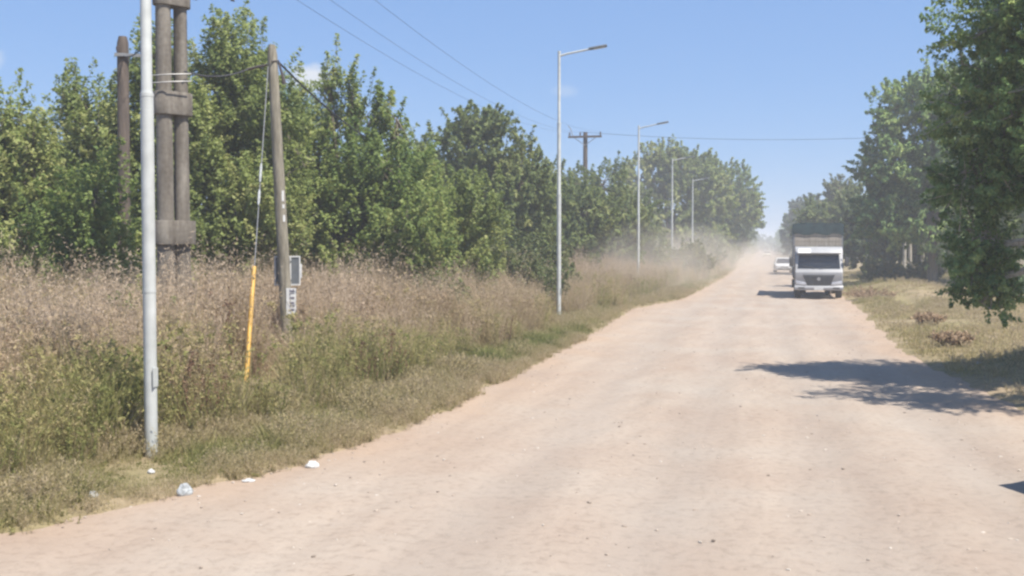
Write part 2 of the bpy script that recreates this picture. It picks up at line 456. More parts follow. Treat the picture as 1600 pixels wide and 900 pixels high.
# ------------------------------------------------------------------ leaves and trees
def leaf_mesh(name, c, tip, nor, ln, wd, tint):
    N = len(c)
    tip = tip / (np.linalg.norm(tip, axis=1, keepdims=True) + 1e-9)
    s = np.cross(tip, nor); s /= (np.linalg.norm(s, axis=1, keepdims=True) + 1e-9)
    n2 = np.cross(s, tip)
    ln = ln[:, None]; wd = wd[:, None]
    a = c - tip * ln * 0.5; b = c + tip * ln * 0.5
    mid = c - tip * ln * 0.08 + n2 * wd * 0.18
    co = np.stack([a, mid + s * wd * 0.5, b, mid - s * wd * 0.5], 1).reshape(-1, 3)
    me = bpy.data.meshes.new(name)
    me.vertices.add(4 * N); me.vertices.foreach_set('co', co.ravel())
    me.loops.add(4 * N); me.loops.foreach_set('vertex_index', np.arange(4 * N))
    me.polygons.add(N); me.polygons.foreach_set('loop_start', np.arange(N) * 4)
    me.update(calc_edges=True)
    at = me.attributes.new('tint', 'FLOAT', 'POINT')
    at.data.foreach_set('value', np.repeat(np.clip(tint, 0, 1), 4).astype(np.float32))
    return me

def unit(v): return v / (np.linalg.norm(v, axis=-1, keepdims=True) + 1e-9)

def tree(name, label, cat, loc, lobes, shoots, per, slen, leaf, mat, bark='bark', up=0.5, trunk_r=0.14, seed=1, fork=0.3,
         group=None, lean=(0, 0), droop=0.0, inner=0.5, twigs=True, bare=0, rot=0.0, trunk_name='trunk', narrow=0.55):
    """lobes: (x, y, z, rx, ry, rz) about the foot of the trunk; each lobe carries leafy shoots"""
    g = np.random.default_rng(seed)
    gz = float(ground_z(loc[0], loc[1]))
    root = empty(name, (loc[0], loc[1], gz - 0.05), rot)
    tag(root, label, cat, group)
    L = np.array(lobes, float)
    vol = (L[:, 3] * L[:, 4] * L[:, 5]) ** 0.62
    which = g.choice(len(L), shoots, p=vol / vol.sum())
    d = unit(g.normal(size=(shoots, 3)))
    low = d[:, 2] < -0.35
    d[low, 2] *= 0.55; d = unit(d)
    rad = inner + (1 - inner) * g.random(shoots) ** 0.7
    Lw = L[which]
    p = Lw[:, :3] + d * rad[:, None] * Lw[:, 3:6]
    # uneven outline: whole regions pushed in or out
    bump = 1 + 0.16 * np.sin(d[:, 0] * 5.1 + which * 1.7 + seed) + 0.14 * np.sin(d[:, 2] * 6.3 + d[:, 1] * 4 + which * 2.3)
    p = Lw[:, :3] + (p - Lw[:, :3]) * bump[:, None]
    p[:, 2] = np.maximum(p[:, 2], 0.25)
    sd = unit(d * (1 - up) + np.array([0, 0, 1.0]) * up + g.normal(size=(shoots, 3)) * 0.28 - np.array([0, 0, 1.0]) * droop)
    sl = slen * g.uniform(0.55, 1.35, shoots)
    base = p - sd * sl[:, None] * 0.55
    tipp = p + sd * sl[:, None] * 0.45
    # leaves along the shoots
    t = g.random((shoots, per)) ** 0.85
    side = unit(np.cross(sd, g.normal(size=(shoots, 3))))
    side2 = np.cross(sd, side)
    ang = g.uniform(0, 2 * np.pi, (shoots, per))
    rad_dir = side[:, None] * np.cos(ang)[..., None] + side2[:, None] * np.sin(ang)[..., None]
    spread = (slen * narrow * 0.42) * (1.05 - 0.8 * t) * g.uniform(0.25, 1.0, (shoots, per))
    pos = base[:, None] + (tipp - base)[:, None] * t[..., None] + rad_dir * spread[..., None]
    tip = rad_dir * 0.9 + sd[:, None] * 0.45 + g.normal(size=pos.shape) * 0.4 - np.array([0, 0, 0.35])
    nor = np.array([0, 0, 0.6]) + rad_dir * 0.4 + d[:, None] * 0.75 + g.normal(size=pos.shape) * 0.5
    ll = leaf * g.uniform(0.6, 1.3, (shoots, per))
    tone = np.clip(0.45 + g.normal(size=(shoots, 1)) * 0.17 + g.normal(size=(shoots, per)) * 0.13 + 0.2 * np.sin(which * 2.1 + seed)[:, None], 0, 1)
    me = leaf_mesh('crown', pos.reshape(-1, 3), tip.reshape(-1, 3), nor.reshape(-1, 3), ll.ravel(), ll.ravel() * g.uniform(0.5, 0.7, ll.size), tone.ravel())
    link('crown', me, mat, root)
    # trunk, limbs into the lobes and the twigs that carry the shoots
    b = MB()
    top = L[:, 2].max()
    hf = max(0.3, fork * top)
    fk = Vector((lean[0] * 0.5, lean[1] * 0.5, hf))
    b.tube([(0, 0, -0.1), (0.02, 0.01, 0.12), fk * 0.5 + Vector((0.04, -0.03, 0)), fk], [trunk_r * 1.35, trunk_r * 1.05, trunk_r * 0.9, trunk_r * 0.78], 9)
    for i, lb in enumerate(L):
        c = Vector(lb[:3]); mid = fk.lerp(c, 0.5) + Vector((g.normal() * 0.12, g.normal() * 0.12, 0.12 * abs(c.x - fk.x)))
        r0 = trunk_r * (0.62 if len(L) > 2 else 0.75)
        e = c + Vector((0, 0, lb[5] * 0.4))
        b.tube([fk - Vector((0, 0, 0.08)), mid, c, e], [r0, r0 * 0.7, r0 * 0.42, r0 * 0.16], 6, False)
        if twigs:
            ids = np.nonzero(which == i)[0]
            for k in ids[:: max(1, len(ids) // 26)]:
                s0 = c.lerp(e, g.random()); q = Vector(base[k])
                b.tube([s0, s0.lerp(q, 0.55) + Vector((0, 0, 0.06)), q, Vector(tipp[k])], [r0 * 0.26, r0 * 0.17, r0 * 0.10, 0.004], 4, False)
    b.build(trunk_name, M[bark], root, smooth=True)
    return root

# --- the row of leafy trees behind the weeds on the left
NEAR = dict(per=78, leaf=0.115, mat=M['leaf_left'], up=0.62, slen=1.15)
LG = 'leafy trees behind the weeds on the left'
tree('leafy_tree', 'thin leafy tree at the left edge of the picture', 'tree', (-16.6, 21.5),
     [(0, 0, 2.6, 1.5, 1.5, 1.6), (-0.9, 0.3, 4.0, 1.0, 1.0, 1.3), (0.7, -0.2, 4.2, .7, .7, 1.3), (-0.2, 0.1, 5.2, .5, .5, .9)], 430, seed=3, group=LG, trunk_r=.11, **{**NEAR, 'per': 64, 'mat': M['leaf_light']})
tree('leafy_tree', 'airy young tree second from the left edge, sky showing through its top', 'tree', (-17.9, 25.5),
     [(0, 0, 2.9, 1.6, 1.5, 1.8), (-0.8, 0, 4.6, .8, .8, 1.4), (0.6, 0.2, 4.9, .8, .8, 1.3), (0.1, 0.1, 6.3, .45, .45, .9)], 420, seed=4, group=LG, trunk_r=.11, **{**NEAR, 'per': 64, 'mat': M['leaf_light']})
tree('leafy_tree', 'leafy tree behind the dark wooden pole on the left', 'tree', (-15.6, 25.5),
     [(0, 0, 3.0, 1.7, 1.6, 1.9), (-0.7, 0, 5.2, 1.1, 1.0, 1.6), (0.8, 0.2, 5.4, 1.0, 1.0, 1.7), (0.2, 0, 7.1, .7, .7, 1.1)], 640, seed=5, group=LG, **{**NEAR, 'mat': M['leaf_light']})
tree('leafy_tree', 'tall full tree rising behind the twin concrete columns', 'tree', (-14.2, 27.3),
     [(0, 0, 3.1, 2.0, 1.9, 2.1), (-0.9, 0, 5.6, 1.3, 1.2, 1.7), (0.9, 0.2, 6.0, 1.2, 1.2, 1.6), (0.1, 0, 7.5, 1.0, 1.0, 1.3), (1.3, -0.5, 3.4, 1.2, 1.2, 1.8)], 900, seed=6, group=LG, trunk_r=.18, **{**NEAR, 'mat': M['leaf_light']})
tree('leafy_tree', 'dark green tree with pointed tips beside the wooden pole with meter box', 'tree', (-11.9, 30.5),
     [(0, 0, 2.7, 2.5, 2.1, 2.2), (-1.3, 0, 4.4, 1.2, 1.1, 1.5), (0.9, -0.3, 4.6, 1.5, 1.3, 1.4), (-0.75, 0, 6.55, .36, .36, 1.6), (-0.1, 0.2, 6.45, .36, .36, 1.6), (0.65, 0.1, 6.2, .34, .34, 1.35), (1.35, 0, 5.9, .28, .28, 1.0),
      (1.9, -0.8, 2.9, 1.6, 1.4, 1.8), (-1.9, 0.4, 3.2, 1.2, 1.2, 1.7)], 1150, seed=7, group=LG, trunk_r=.17, **{**NEAR, 'slen': 1.0, 'up': 0.68})
tree('leafy_tree', 'leafy tree between the twin concrete columns and the wooden pole', 'tree', (-14.9, 31.5),
     [(0, 0, 3.0, 2.0, 1.8, 2.1), (0.6, 0, 5.4, 1.4, 1.3, 1.8), (-0.6, 0.3, 6.6, 1.1, 1.0, 1.4)], 600, seed=8, group=LG, **NEAR)
tree('leafy_tree', 'bright bushy tree in front of the grey-green tree, left of the second lamp', 'tree', (-10.0, 33.5),
     [(0, 0, 2.3, 1.9, 1.7, 1.8), (0.6, -0.2, 3.6, 1.4, 1.2, 1.2), (-1.0, 0, 4.0, 1.1, 1.0, 1.4)], 560, seed=9, group=LG, **{**NEAR, 'slen': .9, 'mat': M['leaf_light']})
MID = dict(per=56, leaf=0.19, mat=M['leaf_mid'], up=0.42, slen=1.0, inner=0.5)
tree('rounded_tree', 'rounded grey-green tree just left of the second street lamp', 'tree', (-13.0, 49.5),
     [(0, 0, 3.6, 3.6, 3.2, 3.0), (-0.6, 0, 6.6, 2.3, 2.1, 2.0), (1.9, 0, 5.3, 1.9, 1.8, 2.2), (-2.6, 0, 5.0, 1.9, 1.8, 2.2), (0.2, 0, 8.1, 1.4, 1.3, 1.0)], 1050, seed=10, group=LG, trunk_r=.24, **MID)
tree('rounded_tree', 'leafy tree sloping down to the right behind the second street lamp', 'tree', (-11.6, 58.5),
     [(0, 0, 3.3, 3.2, 3.0, 2.9), (-1.5, 0, 5.6, 2.0, 1.8, 1.7), (2.0, 0, 4.0, 1.9, 1.8, 2.0)], 720, seed=11, group=LG, trunk_r=.2, **MID)
tree('rounded_tree', 'low tree under the crossarm pole, left of the third lamp', 'tree', (-9.6, 67),
     [(0, 0, 2.8, 2.6, 2.4, 2.5), (1.3, 0, 4.3, 1.6, 1.5, 1.5), (-1.7, 0, 4.4, 1.7, 1.5, 1.6)], 520, seed=12, group=LG, trunk_r=.18, **MID)
tree('rounded_tree', 'bushy tree closing the gap below the far crossarm pole', 'tree', (-12.4, 73),
     [(0, 0, 3.4, 3.4, 3.0, 3.0), (1.6, 0, 6.3, 2.3, 2.0, 1.9), (-1.7, 0, 6.6, 2.2, 2.0, 1.9), (3.6, 0, 4.2, 2.0, 1.8, 2.4)], 760, seed=17, group=LG, trunk_r=.2, **MID)
FAR = dict(per=46, leaf=0.34, mat=M['leaf_mid'], up=0.3, slen=1.3, inner=0.55)
tree('rounded_tree', 'tall broad tree behind the third and fourth street lamps', 'tree', (-10.2, 119),
     [(0, 0, 5.2, 4.8, 4.0, 4.2), (-3.0, 0, 9.2, 3.1, 2.8, 3.0), (1.8, 0, 10.4, 3.4, 3.0, 2.9), (-0.8, 0, 12.3, 2.4, 2.2, 1.7), (4.6, 0, 7.8, 2.8, 2.5, 3.0)], 1000, seed=13, group='far trees left of the road', trunk_r=.34, **{**FAR, 'mat': M['leaf_light']})
tree('rounded_tree', 'tall rounded tree behind the fifth street lamp, leaning over the road', 'tree', (-7.0, 136),
     [(0, 0, 5.2, 4.4, 3.8, 4.2), (2.6, 0, 9.8, 3.4, 3.0, 3.2), (-1.6, 0, 11.2, 3.0, 2.8, 2.4), (4.6, 0, 7.0, 2.4, 2.4, 2.6)], 820, seed=14, group='far trees left of the road', trunk_r=.34, **{**FAR, 'mat': M['leaf_left']})
tree('rounded_tree', 'lower tree beyond the fifth street lamp at the road edge', 'tree', (-5.8, 158),
     [(0, 0, 4.0, 3.6, 3.2, 3.4), (2.6, 0, 6.4, 2.6, 2.4, 2.6)], 420, seed=15, group='far trees left of the road', trunk_r=.3, **FAR)
tree('rounded_tree', 'far left roadside tree nearest the end of the road', 'tree', (-6.2, 185),
     [(0, 0, 4.4, 4.0, 3.6, 3.8), (2.2, 0, 7.6, 2.8, 2.6, 2.6)], 360, seed=16, group='far trees left of the road', trunk_r=.3, **{**FAR, 'leaf': .5, 'per': 36})
# shrubs in front of the left trees
SG = 'shrubs along the left verge'
SH = dict(per=46, leaf=0.11, up=0.6, slen=0.8, group=SG, trunk_r=.05, fork=.12, inner=.35)
tree('shrub', 'olive shrub in the weeds left of the second street lamp', 'shrub', (-9.6, 37.5), [(0, 0, 1.4, 1.8, 1.3, 1.3), (1.5, 0.4, 1.2, 1.2, 1.0, 1.0)], 460, mat=M['leaf_olive'], seed=21, **SH)
tree('shrub', 'bright yellow-green shrub in the brown weeds between meter pole and second lamp', 'shrub', (-8.6, 27.5), [(0, 0, 0.95, .8, .7, .8), (.6, 0, .7, .6, .6, .6)], 210, mat=M['leaf_olive'], seed=22, **SH)
tree('shrub', 'green bush right of the second street lamp among brown weeds', 'shrub', (-10.2, 44), [(0, 0, 1.6, 1.7, 1.5, 1.4), (1.6, 0, 1.3, 1.2, 1.1, 1.1)], 420, mat=M['leaf_olive'], seed=23, **{**SH, 'leaf': .15})
tree('shrub', 'tall green bush behind the third street lamp', 'shrub', (-8.6, 76), [(0, 0, 2.1, 2.2, 2.0, 1.9), (-2.0, 0, 2.4, 1.7, 1.6, 1.8)], 420, mat=M['leaf_mid'], seed=24, **{**SH, 'leaf': .2, 'slen': 1.0})
tree('shrub', 'dusty bush at the foot of the fourth street lamp', 'shrub', (-5.9, 79), [(0, 0, 1.2, 1.6, 1.8, 1.2), (.6, 4, 1.4, 1.4, 2.2, 1.3)], 340, mat=M['leaf_olive'], seed=25, **{**SH, 'leaf': .2, 'slen': 1.0})
tree('shrub', 'dusty bush at the foot of the fifth street lamp', 'shrub', (-5.6, 101), [(0, 0, 1.4, 1.6, 3, 1.5), (0, 6, 1.7, 1.6, 3, 1.7)], 360, mat=M['leaf_olive'], seed=26, **{**SH, 'leaf': .24, 'slen': 1.2})
tree('shrub', 'long dusty thicket past the fifth lamp hugging the road edge', 'shrub', (-4.9, 128), [(0, 0, 1.7, 1.7, 6, 1.7), (-.2, 10, 2.0, 1.7, 5, 2.0)], 420, mat=M['leaf_mid'], seed=27, **{**SH, 'leaf': .3, 'slen': 1.3})
tree('shrub', 'small green bush near the yellow guy guard', 'shrub', (-10.9, 17.6), [(0, 0, .9, .7, .6, .7)], 130, mat=M['leaf_left'], seed=28, **SH)
tree('shrub', 'leafy green bush under the thin trees at the left edge', 'shrub', (-14.0, 20.6), [(0, 0, 1.6, 1.2, 1.0, 1.2), (.1, 0, 3.3, .7, .7, 1.2), (1.2, .3, 1.9, .9, .9, 1.2), (-.8, 0, 2.6, .8, .8, 1.1)], 480, mat=M['leaf_left'], seed=29, **SH)

# --- the near tree on the right whose crown hangs over the verge
tree('overhanging_tree', 'big dark tree at the right edge with a branch hanging near the ground', 'tree', (6.9, 20.6),
     [(-0.8, 0, 5.4, 2.4, 2.2, 2.2), (-2.45, 0.5, 6.4, 1.45, 1.4, 1.2), (0.2, 0, 8.0, 2.3, 2.1, 1.6), (1.6, 0.3, 5.6, 1.8, 1.8, 1.8), (-2.7, 0.6, 4.9, 1.2, 1.2, 1.2), (-1.6, .2, 7.7, 1.6, 1.4, 1.2),
      (-3.05, 0.8, 2.35, .72, .7, 1.2), (-2.85, .8, 1.75, .45, .42, .9), (-3.05, .8, 3.6, .9, .9, .9), (-1.9, .4, 3.5, 1.0, .9, .8), (-1.0, -0.4, 3.9, 1.3, 1.2, 1.0)], 2900, per=72, slen=.66, leaf=.08, mat=M['leaf_right'],
     bark='bark_pale', up=.28, trunk_r=.24, seed=31, fork=.26, inner=.42, droop=.1)
tree('sparse_tree', 'thin crowned tree just past the right edge, throwing the feathery shadow on the road', 'tree', (6.35, 16.8),
     [(-0.9, 0.2, 6.3, 1.3, 1.1, 1.0), (-.3, .5, 8.0, 1.2, 1.0, 1.0), (0.6, 0, 6.6, 1.4, 1.2, 1.2)], 230, per=34, slen=.9, leaf=.11, mat=M['leaf_right'], bark='bark_pale', up=.3, trunk_r=.13, seed=44, fork=.4)
RG = 'trees of the wood right of the road'
RT = dict(per=50, slen=1.0, leaf=.24, mat=M['leaf_right'], up=.25, group=RG, inner=.5, trunk_r=.3)
tree('rounded_tree', 'tall dark tree right of the truck with a knobbly rounded crown', 'tree', (9.6, 68),
     [(0, 0, 4.2, 3.4, 2.8, 2.9), (-2.2, 0, 7.2, 2.4, 2.2, 2.3), (1.4, 0, 7.6, 2.6, 2.4, 2.4), (-0.8, 0, 10.6, 2.6, 2.1, 2.2), (2.0, 0, 11.4, 2.4, 2.0, 2.0), (-3.0, -.3, 4.4, 1.7, 1.5, 2.2), (3.4, 0, 9.0, 2.4, 2.0, 2.4)], 1700, seed=32, **RT)
tree('rounded_tree', 'tall dark tree filling the right background behind the hanging branch', 'tree', (14.2, 70),
     [(0, 0, 5.0, 3.4, 3.0, 3.2), (-1.0, 0, 9.0, 3.0, 2.8, 2.8), (1.6, 0, 12.0, 2.8, 2.6, 2.6), (2.2, 0, 7.2, 2.4, 2.2, 2.4)], 1000, seed=33, **RT)
tree('rounded_tree', 'tallest dark tree at the right edge of the background wood', 'tree', (19.2, 73),
     [(0, 0, 6.0, 3.6, 3.2, 3.4), (0, 0, 11.0, 3.4, 3.2, 3.4), (-2.6, 0, 8.5, 2.4, 2.2, 2.4)], 760, seed=34, **RT)
LT = {**RT, 'mat': M['leaf_dark'], 'leaf': .34, 'slen': 1.3, 'per': 44}  # dense dark low trees, added to block horizon light and darken the understory
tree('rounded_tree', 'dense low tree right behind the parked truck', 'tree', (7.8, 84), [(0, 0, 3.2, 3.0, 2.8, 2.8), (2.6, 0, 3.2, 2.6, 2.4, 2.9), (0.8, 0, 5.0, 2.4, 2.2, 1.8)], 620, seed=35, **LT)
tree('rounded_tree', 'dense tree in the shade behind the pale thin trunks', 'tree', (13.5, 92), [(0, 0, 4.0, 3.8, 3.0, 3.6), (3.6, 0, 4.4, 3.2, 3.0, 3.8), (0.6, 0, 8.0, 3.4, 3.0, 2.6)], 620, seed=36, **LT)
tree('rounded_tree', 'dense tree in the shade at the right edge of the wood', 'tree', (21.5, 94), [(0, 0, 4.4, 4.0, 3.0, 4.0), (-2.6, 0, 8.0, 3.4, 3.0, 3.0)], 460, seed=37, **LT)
PG = {**RT, 'mat': M['leaf_olive'], 'leaf': .3, 'slen': 1.2, 'per': 44, 'group': 'trees behind the truck'}
tree('rounded_tree', 'pale olive tree above the truck, lit by the sun', 'tree', (6.1, 100), [(0, 0, 3.4, 3.0, 2.8, 2.8), (1.6, 0, 5.6, 2.2, 2.0, 1.7), (-1.6, 0, 4.6, 1.9, 2.0, 1.8)], 620, seed=38, **{**PG, 'mat': M['leaf_mid']})
tree('rounded_tree', 'yellowish treetop rising behind the pale olive tree above the truck', 'tree', (7.4, 122), [(0, 0, 4.8, 3.0, 2.8, 3.6), (0.4, 0, 8.2, 1.9, 1.8, 1.5)], 420, seed=39, **PG)
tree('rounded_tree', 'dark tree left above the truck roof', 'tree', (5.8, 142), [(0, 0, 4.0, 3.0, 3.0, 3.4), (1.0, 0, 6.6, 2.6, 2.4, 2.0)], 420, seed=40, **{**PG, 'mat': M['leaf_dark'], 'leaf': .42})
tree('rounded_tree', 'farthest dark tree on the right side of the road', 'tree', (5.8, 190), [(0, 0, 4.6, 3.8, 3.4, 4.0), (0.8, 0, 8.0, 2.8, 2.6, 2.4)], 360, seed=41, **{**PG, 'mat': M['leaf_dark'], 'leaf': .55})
# slim trunks standing in front of the dark wood
for k, (x, y, lab) in enumerate([(9.45, 80, 'leftmost of the slim pale trunks in front of the dark wood'), (10.0, 81.5, 'middle one of the slim pale trunks in front of the dark wood'),
                                 (10.9, 82, 'right one of the three slim pale trunks in front of the dark wood'), (14.6, 66, 'slim pale trunk seen under the big tree at the right edge')]):
    tree('slim_tree', lab, 'tree', (x, y), [(0.1, 0, 5.0, .9, .9, 1.4), (-.2, .2, 6.6, .8, .8, 1.0)], 110, per=40, slen=.9, leaf=.26, mat=M['leaf_right'], bark='bark_pale', up=.4, trunk_r=.13, seed=50 + k, fork=.55, group='slim pale trunks')
tree('shrub', 'round dark bush on the grass at the right edge', 'shrub', (11.0, 55), [(0, 0, .75, 1.0, .9, .75)], 170, mat=M['leaf_right'], seed=60, **{**SH, 'group': 'bushes on the right verge', 'leaf': .16})
tree('shrub', 'brushy scrub along the foot of the dark wood', 'shrub', (7.4, 74), [(0, 0, .8, 1.4, 1.0, .8), (2.6, .6, .7, 1.4, 1, .7)], 220, mat=M['leaf_olive'], seed=61, **{**SH, 'group': 'bushes on the right verge', 'leaf': .2})
for k, (x, y, s, lab) in enumerate([(4.41, 27.58, .2, 'brown dried-up bush on the verge beside the long tree shadow'), (4.8, 34.6, .2, 'smaller brown dried-up bush on the verge under the hanging branch'),
                                    (4.55, 52.0, .55, 'brown scrub growing on the bank next to the parked truck')]):
    tree('dry_bush', lab, 'bush', (x, y), [(0, 0, s * .5, s * 2.2, s * 1.6, s * .5)], 130, per=30, mat=M['leaf_brown'], seed=70 + k, slen=.35, leaf=.06, up=.55, trunk_r=.02, fork=.1, inner=.3, group='dried-up bushes on the right verge')

# far woodland that closes the horizon: one mass
g = np.random.default_rng(90)
cc, tt, nn, ln, wd, tn = [], [], [], [], [], []
for (x0, x1, y0, y1, h, cnt) in [(-160, -18, 120, 260, 9, 9000), (26, 170, 110, 260, 12, 9000), (-60, -3, 230, 520, 10, 5000), (5, 60, 210, 520, 9, 6000), (-200, 220, 560, 640, 11, 7000)]:
    x = g.uniform(x0, x1, cnt); y = g.uniform(y0, y1, cnt)
    hh = h * (0.75 + 0.3 * noise2(x, y, 0.09, 1) + 0.12 * noise2(x, y, 0.35, 2))
    z = hh * g.random(cnt) ** 0.6
    cc.append(np.stack([x, y, np.maximum(z, .4)], -1)); s = 1.5 + (y / 300)
    tt.append(g.normal(size=(cnt, 3))); nn.append(g.normal(size=(cnt, 3)) + [0, 0, .8]); ln.append(s * g.uniform(.7, 1.4, cnt)); wd.append(s * g.uniform(.5, .9, cnt)); tn.append(np.clip(.45 + .2 * g.normal(size=cnt), 0, 1))
tag(link('distant_woodland', leaf_mesh('distant_woodland', np.concatenate(cc), np.concatenate(tt), np.concatenate(nn), np.concatenate(ln), np.concatenate(wd), np.concatenate(tn)), M['leaf_dark']),
    'distant woodland closing the horizon beyond the roadside trees', 'woodland', kind='stuff')

# ------------------------------------------------------------------ weeds and grass (uncountable: scattered tufts)
def tuft(name, mat, n, h, spread, bend, w, seed, head=0.0, leaves=0, head_w=0.02):
    """n curved blades; head > 0 adds feathery seed heads; leaves adds small leaflets along the stalks"""
    g = np.random.default_rng(seed)
    V, F, T = [], [], []
    def quad(a, b, c, d, t):
        k = len(V); V.extend([a, b, c, d]); F.append((k, k + 1, k + 2, k + 3)); T.extend([t] * 4)
    for i in range(n):
        az = g.uniform(0, 6.283); r = spread * math.sqrt(g.random())
        p0 = np.array([r * math.cos(az), r * math.sin(az), 0.0]); H = h * g.uniform(.55, 1.15)
        da = az + g.normal() * 1.0; out = np.array([math.cos(da), math.sin(da), 0]); bd = bend * H * g.uniform(.2, 1.2)
        wa = g.uniform(0, 6.283); s = np.array([math.cos(wa), math.sin(wa), 0])
        t0 = g.uniform(-.16, .16)
        P = [p0 + out * bd * (u * u) + np.array([0, 0, H * (u - .12 * bend * u * u)]) for u in (0, .35, .7, 1.0)]
        W = [w, w * .9, w * .6, w * .12]
        for k in range(3):
            quad(P[k] - s * W[k] / 2, P[k] + s * W[k] / 2, P[k + 1] + s * W[k + 1] / 2, P[k + 1] - s * W[k + 1] / 2, t0)
        if head > 0 and g.random() < .75:
            for _ in range(12):
                u = g.uniform(.62, 1.05); q = P[2] + (P[3] - P[2]) * ((u - .7) / .3)
                dd = g.normal(size=3) * .6 + np.array([0, 0, .6]); dd /= np.linalg.norm(dd)
                ss = np.cross(dd, g.normal(size=3)); ss /= np.linalg.norm(ss) + 1e-9
                L = head * g.uniform(.5, 1.1)
                quad(q, q + dd * L * .5 + ss * head_w / 2, q + dd * L, q + dd * L * .5 - ss * head_w / 2, t0 + .2)
        for _ in range(leaves):
            u = g.uniform(.15, .95); j = min(2, int(u * 3)); q = P[j] + (P[j + 1] - P[j]) * (u * 3 - j if j < 2 else .5)
            dd = g.normal(size=3) * .8 + np.array([0, 0, .25]); dd /= np.linalg.norm(dd)
            ss = np.cross(dd, g.normal(size=3)); ss /= np.linalg.norm(ss) + 1e-9
            L = .055 * g.uniform(.6, 1.5)
            quad(q, q + dd * L * .45 + ss * L * .17, q + dd * L, q + dd * L * .45 - ss * L * .17, t0 + g.uniform(-.08, .12))
    me = bpy.data.meshes.new(name)
    me.from_pydata([tuple(v) for v in V], [], F)
    at = me.attributes.new('jit', 'FLOAT', 'POINT'); at.data.foreach_set('value', np.array(T, np.float32))
    me.materials.append(mat)
    return bpy.data.objects.new(name, me)

def weed_mat(name, stops, trans=.3):
    m, n, l, b = mat_new(name)
    out = n['Material Output']
    a = n.new('ShaderNodeAttribute'); a.attribute_name = 'tone'; a.attribute_type = 'INSTANCER'
    j = n.new('ShaderNodeAttribute'); j.attribute_name = 'jit'
    ad = n.new('ShaderNodeMath'); ad.operation = 'ADD'; ad.use_clamp = True
    l.new(a.outputs['Fac'], ad.inputs[0]); l.new(j.outputs['Fac'], ad.inputs[1])
    r = ramp(n, stops); l.new(ad.outputs[0], r.inputs['Fac']); l.new(r.outputs['Color'], b.inputs['Base Color'])
    b.inputs['Roughness'].default_value = .75; b.inputs['Specular IOR Level'].default_value = .2
    tr = n.new('ShaderNodeBsdfTranslucent'); l.new(r.outputs['Color'], tr.inputs['Color'])
    mx = n.new('ShaderNodeMixShader'); mx.inputs[0].default_value = trans
    l.new(b.outputs[0], mx.inputs[1]); l.new(tr.outputs[0], mx.inputs[2]); l.new(mx.outputs[0], out.inputs['Surface'])
    return m
# tone 0 = living green, 1 = dried pinkish brown
M['weed'] = weed_mat('weed', [(0.0, (0.231, 0.242, 0.083)), (0.25, (0.374, 0.330, 0.143)), (0.5, (0.43, 0.345, 0.205)), (0.75, (0.42, 0.32, 0.215)), (1.0, (0.53, 0.425, 0.315))], .4)
M['turf'] = weed_mat('turf', [(0.0, (0.145, 0.166, 0.051)), (0.35, (0.255, 0.242, 0.093)), (0.65, (0.374, 0.315, 0.162)), (1.0, (0.459, 0.374, 0.246))], .4)

M['straw'] = weed_mat('straw', [(0.0, (0.40, 0.32, 0.20)), (1.0, (0.56, 0.44, 0.31))], .35)
M['dock'] = weed_mat('dock', [(0.0, (0.16, 0.095, 0.06)), (1.0, (0.24, 0.145, 0.10))], .2)

def scatter(name, label, cat, protos, x, y, rz, sc, idx, tone):
    pc = bpy.data.collections.new(name + '_tufts')
    for o in protos: pc.objects.link(o)
    me = bpy.data.meshes.new(name)
    n = len(x)
    z = ground_z(x, y) - 0.02
    me.vertices.add(n); me.vertices.foreach_set('co', np.stack([x, y, z], -1).ravel())
    for nm, ty, val in (('rotz', 'FLOAT', rz), ('scl', 'FLOAT', sc), ('tone', 'FLOAT', tone), ('pick', 'INT', idx)):
        a = me.attributes.new(nm, ty, 'POINT'); a.data.foreach_set('value', np.asarray(val, np.int32 if ty == 'INT' else np.float32))
    o = link(name, me, None)
    ng = bpy.data.node_groups.new(name, 'GeometryNodeTree')
    ng.interface.new_socket('Geometry', in_out='INPUT', socket_type='NodeSocketGeometry')
    ng.interface.new_socket('Geometry', in_out='OUTPUT', socket_type='NodeSocketGeometry')
    N, Lk = ng.nodes, ng.links
    gi = N.new('NodeGroupInput'); go = N.new('NodeGroupOutput'); ip = N.new('GeometryNodeInstanceOnPoints')
    ci = N.new('GeometryNodeCollectionInfo'); ci.inputs['Collection'].default_value = pc
    ci.inputs['Separate Children'].default_value = True; ci.inputs['Reset Children'].default_value = True
    def na(nm, ty):
        q = N.new('GeometryNodeInputNamedAttribute'); q.data_type = ty; q.inputs['Name'].default_value = nm; return q.outputs['Attribute']
    cx = N.new('ShaderNodeCombineXYZ'); Lk.new(na('rotz', 'FLOAT'), cx.inputs['Z'])
    Lk.new(gi.outputs[0], ip.inputs['Points']); Lk.new(ci.outputs[0], ip.inputs['Instance'])
    ip.inputs['Pick Instance'].default_value = True
    Lk.new(na('pick', 'INT'), ip.inputs['Instance Index']); Lk.new(cx.outputs[0], ip.inputs['Rotation'])
    Lk.new(na('scl', 'FLOAT'), ip.inputs['Scale']); Lk.new(ip.outputs[0], go.inputs[0])
    md = o.modifiers.new('scatter', 'NODES'); md.node_group = ng
    return tag(o, label, cat, kind='stuff')

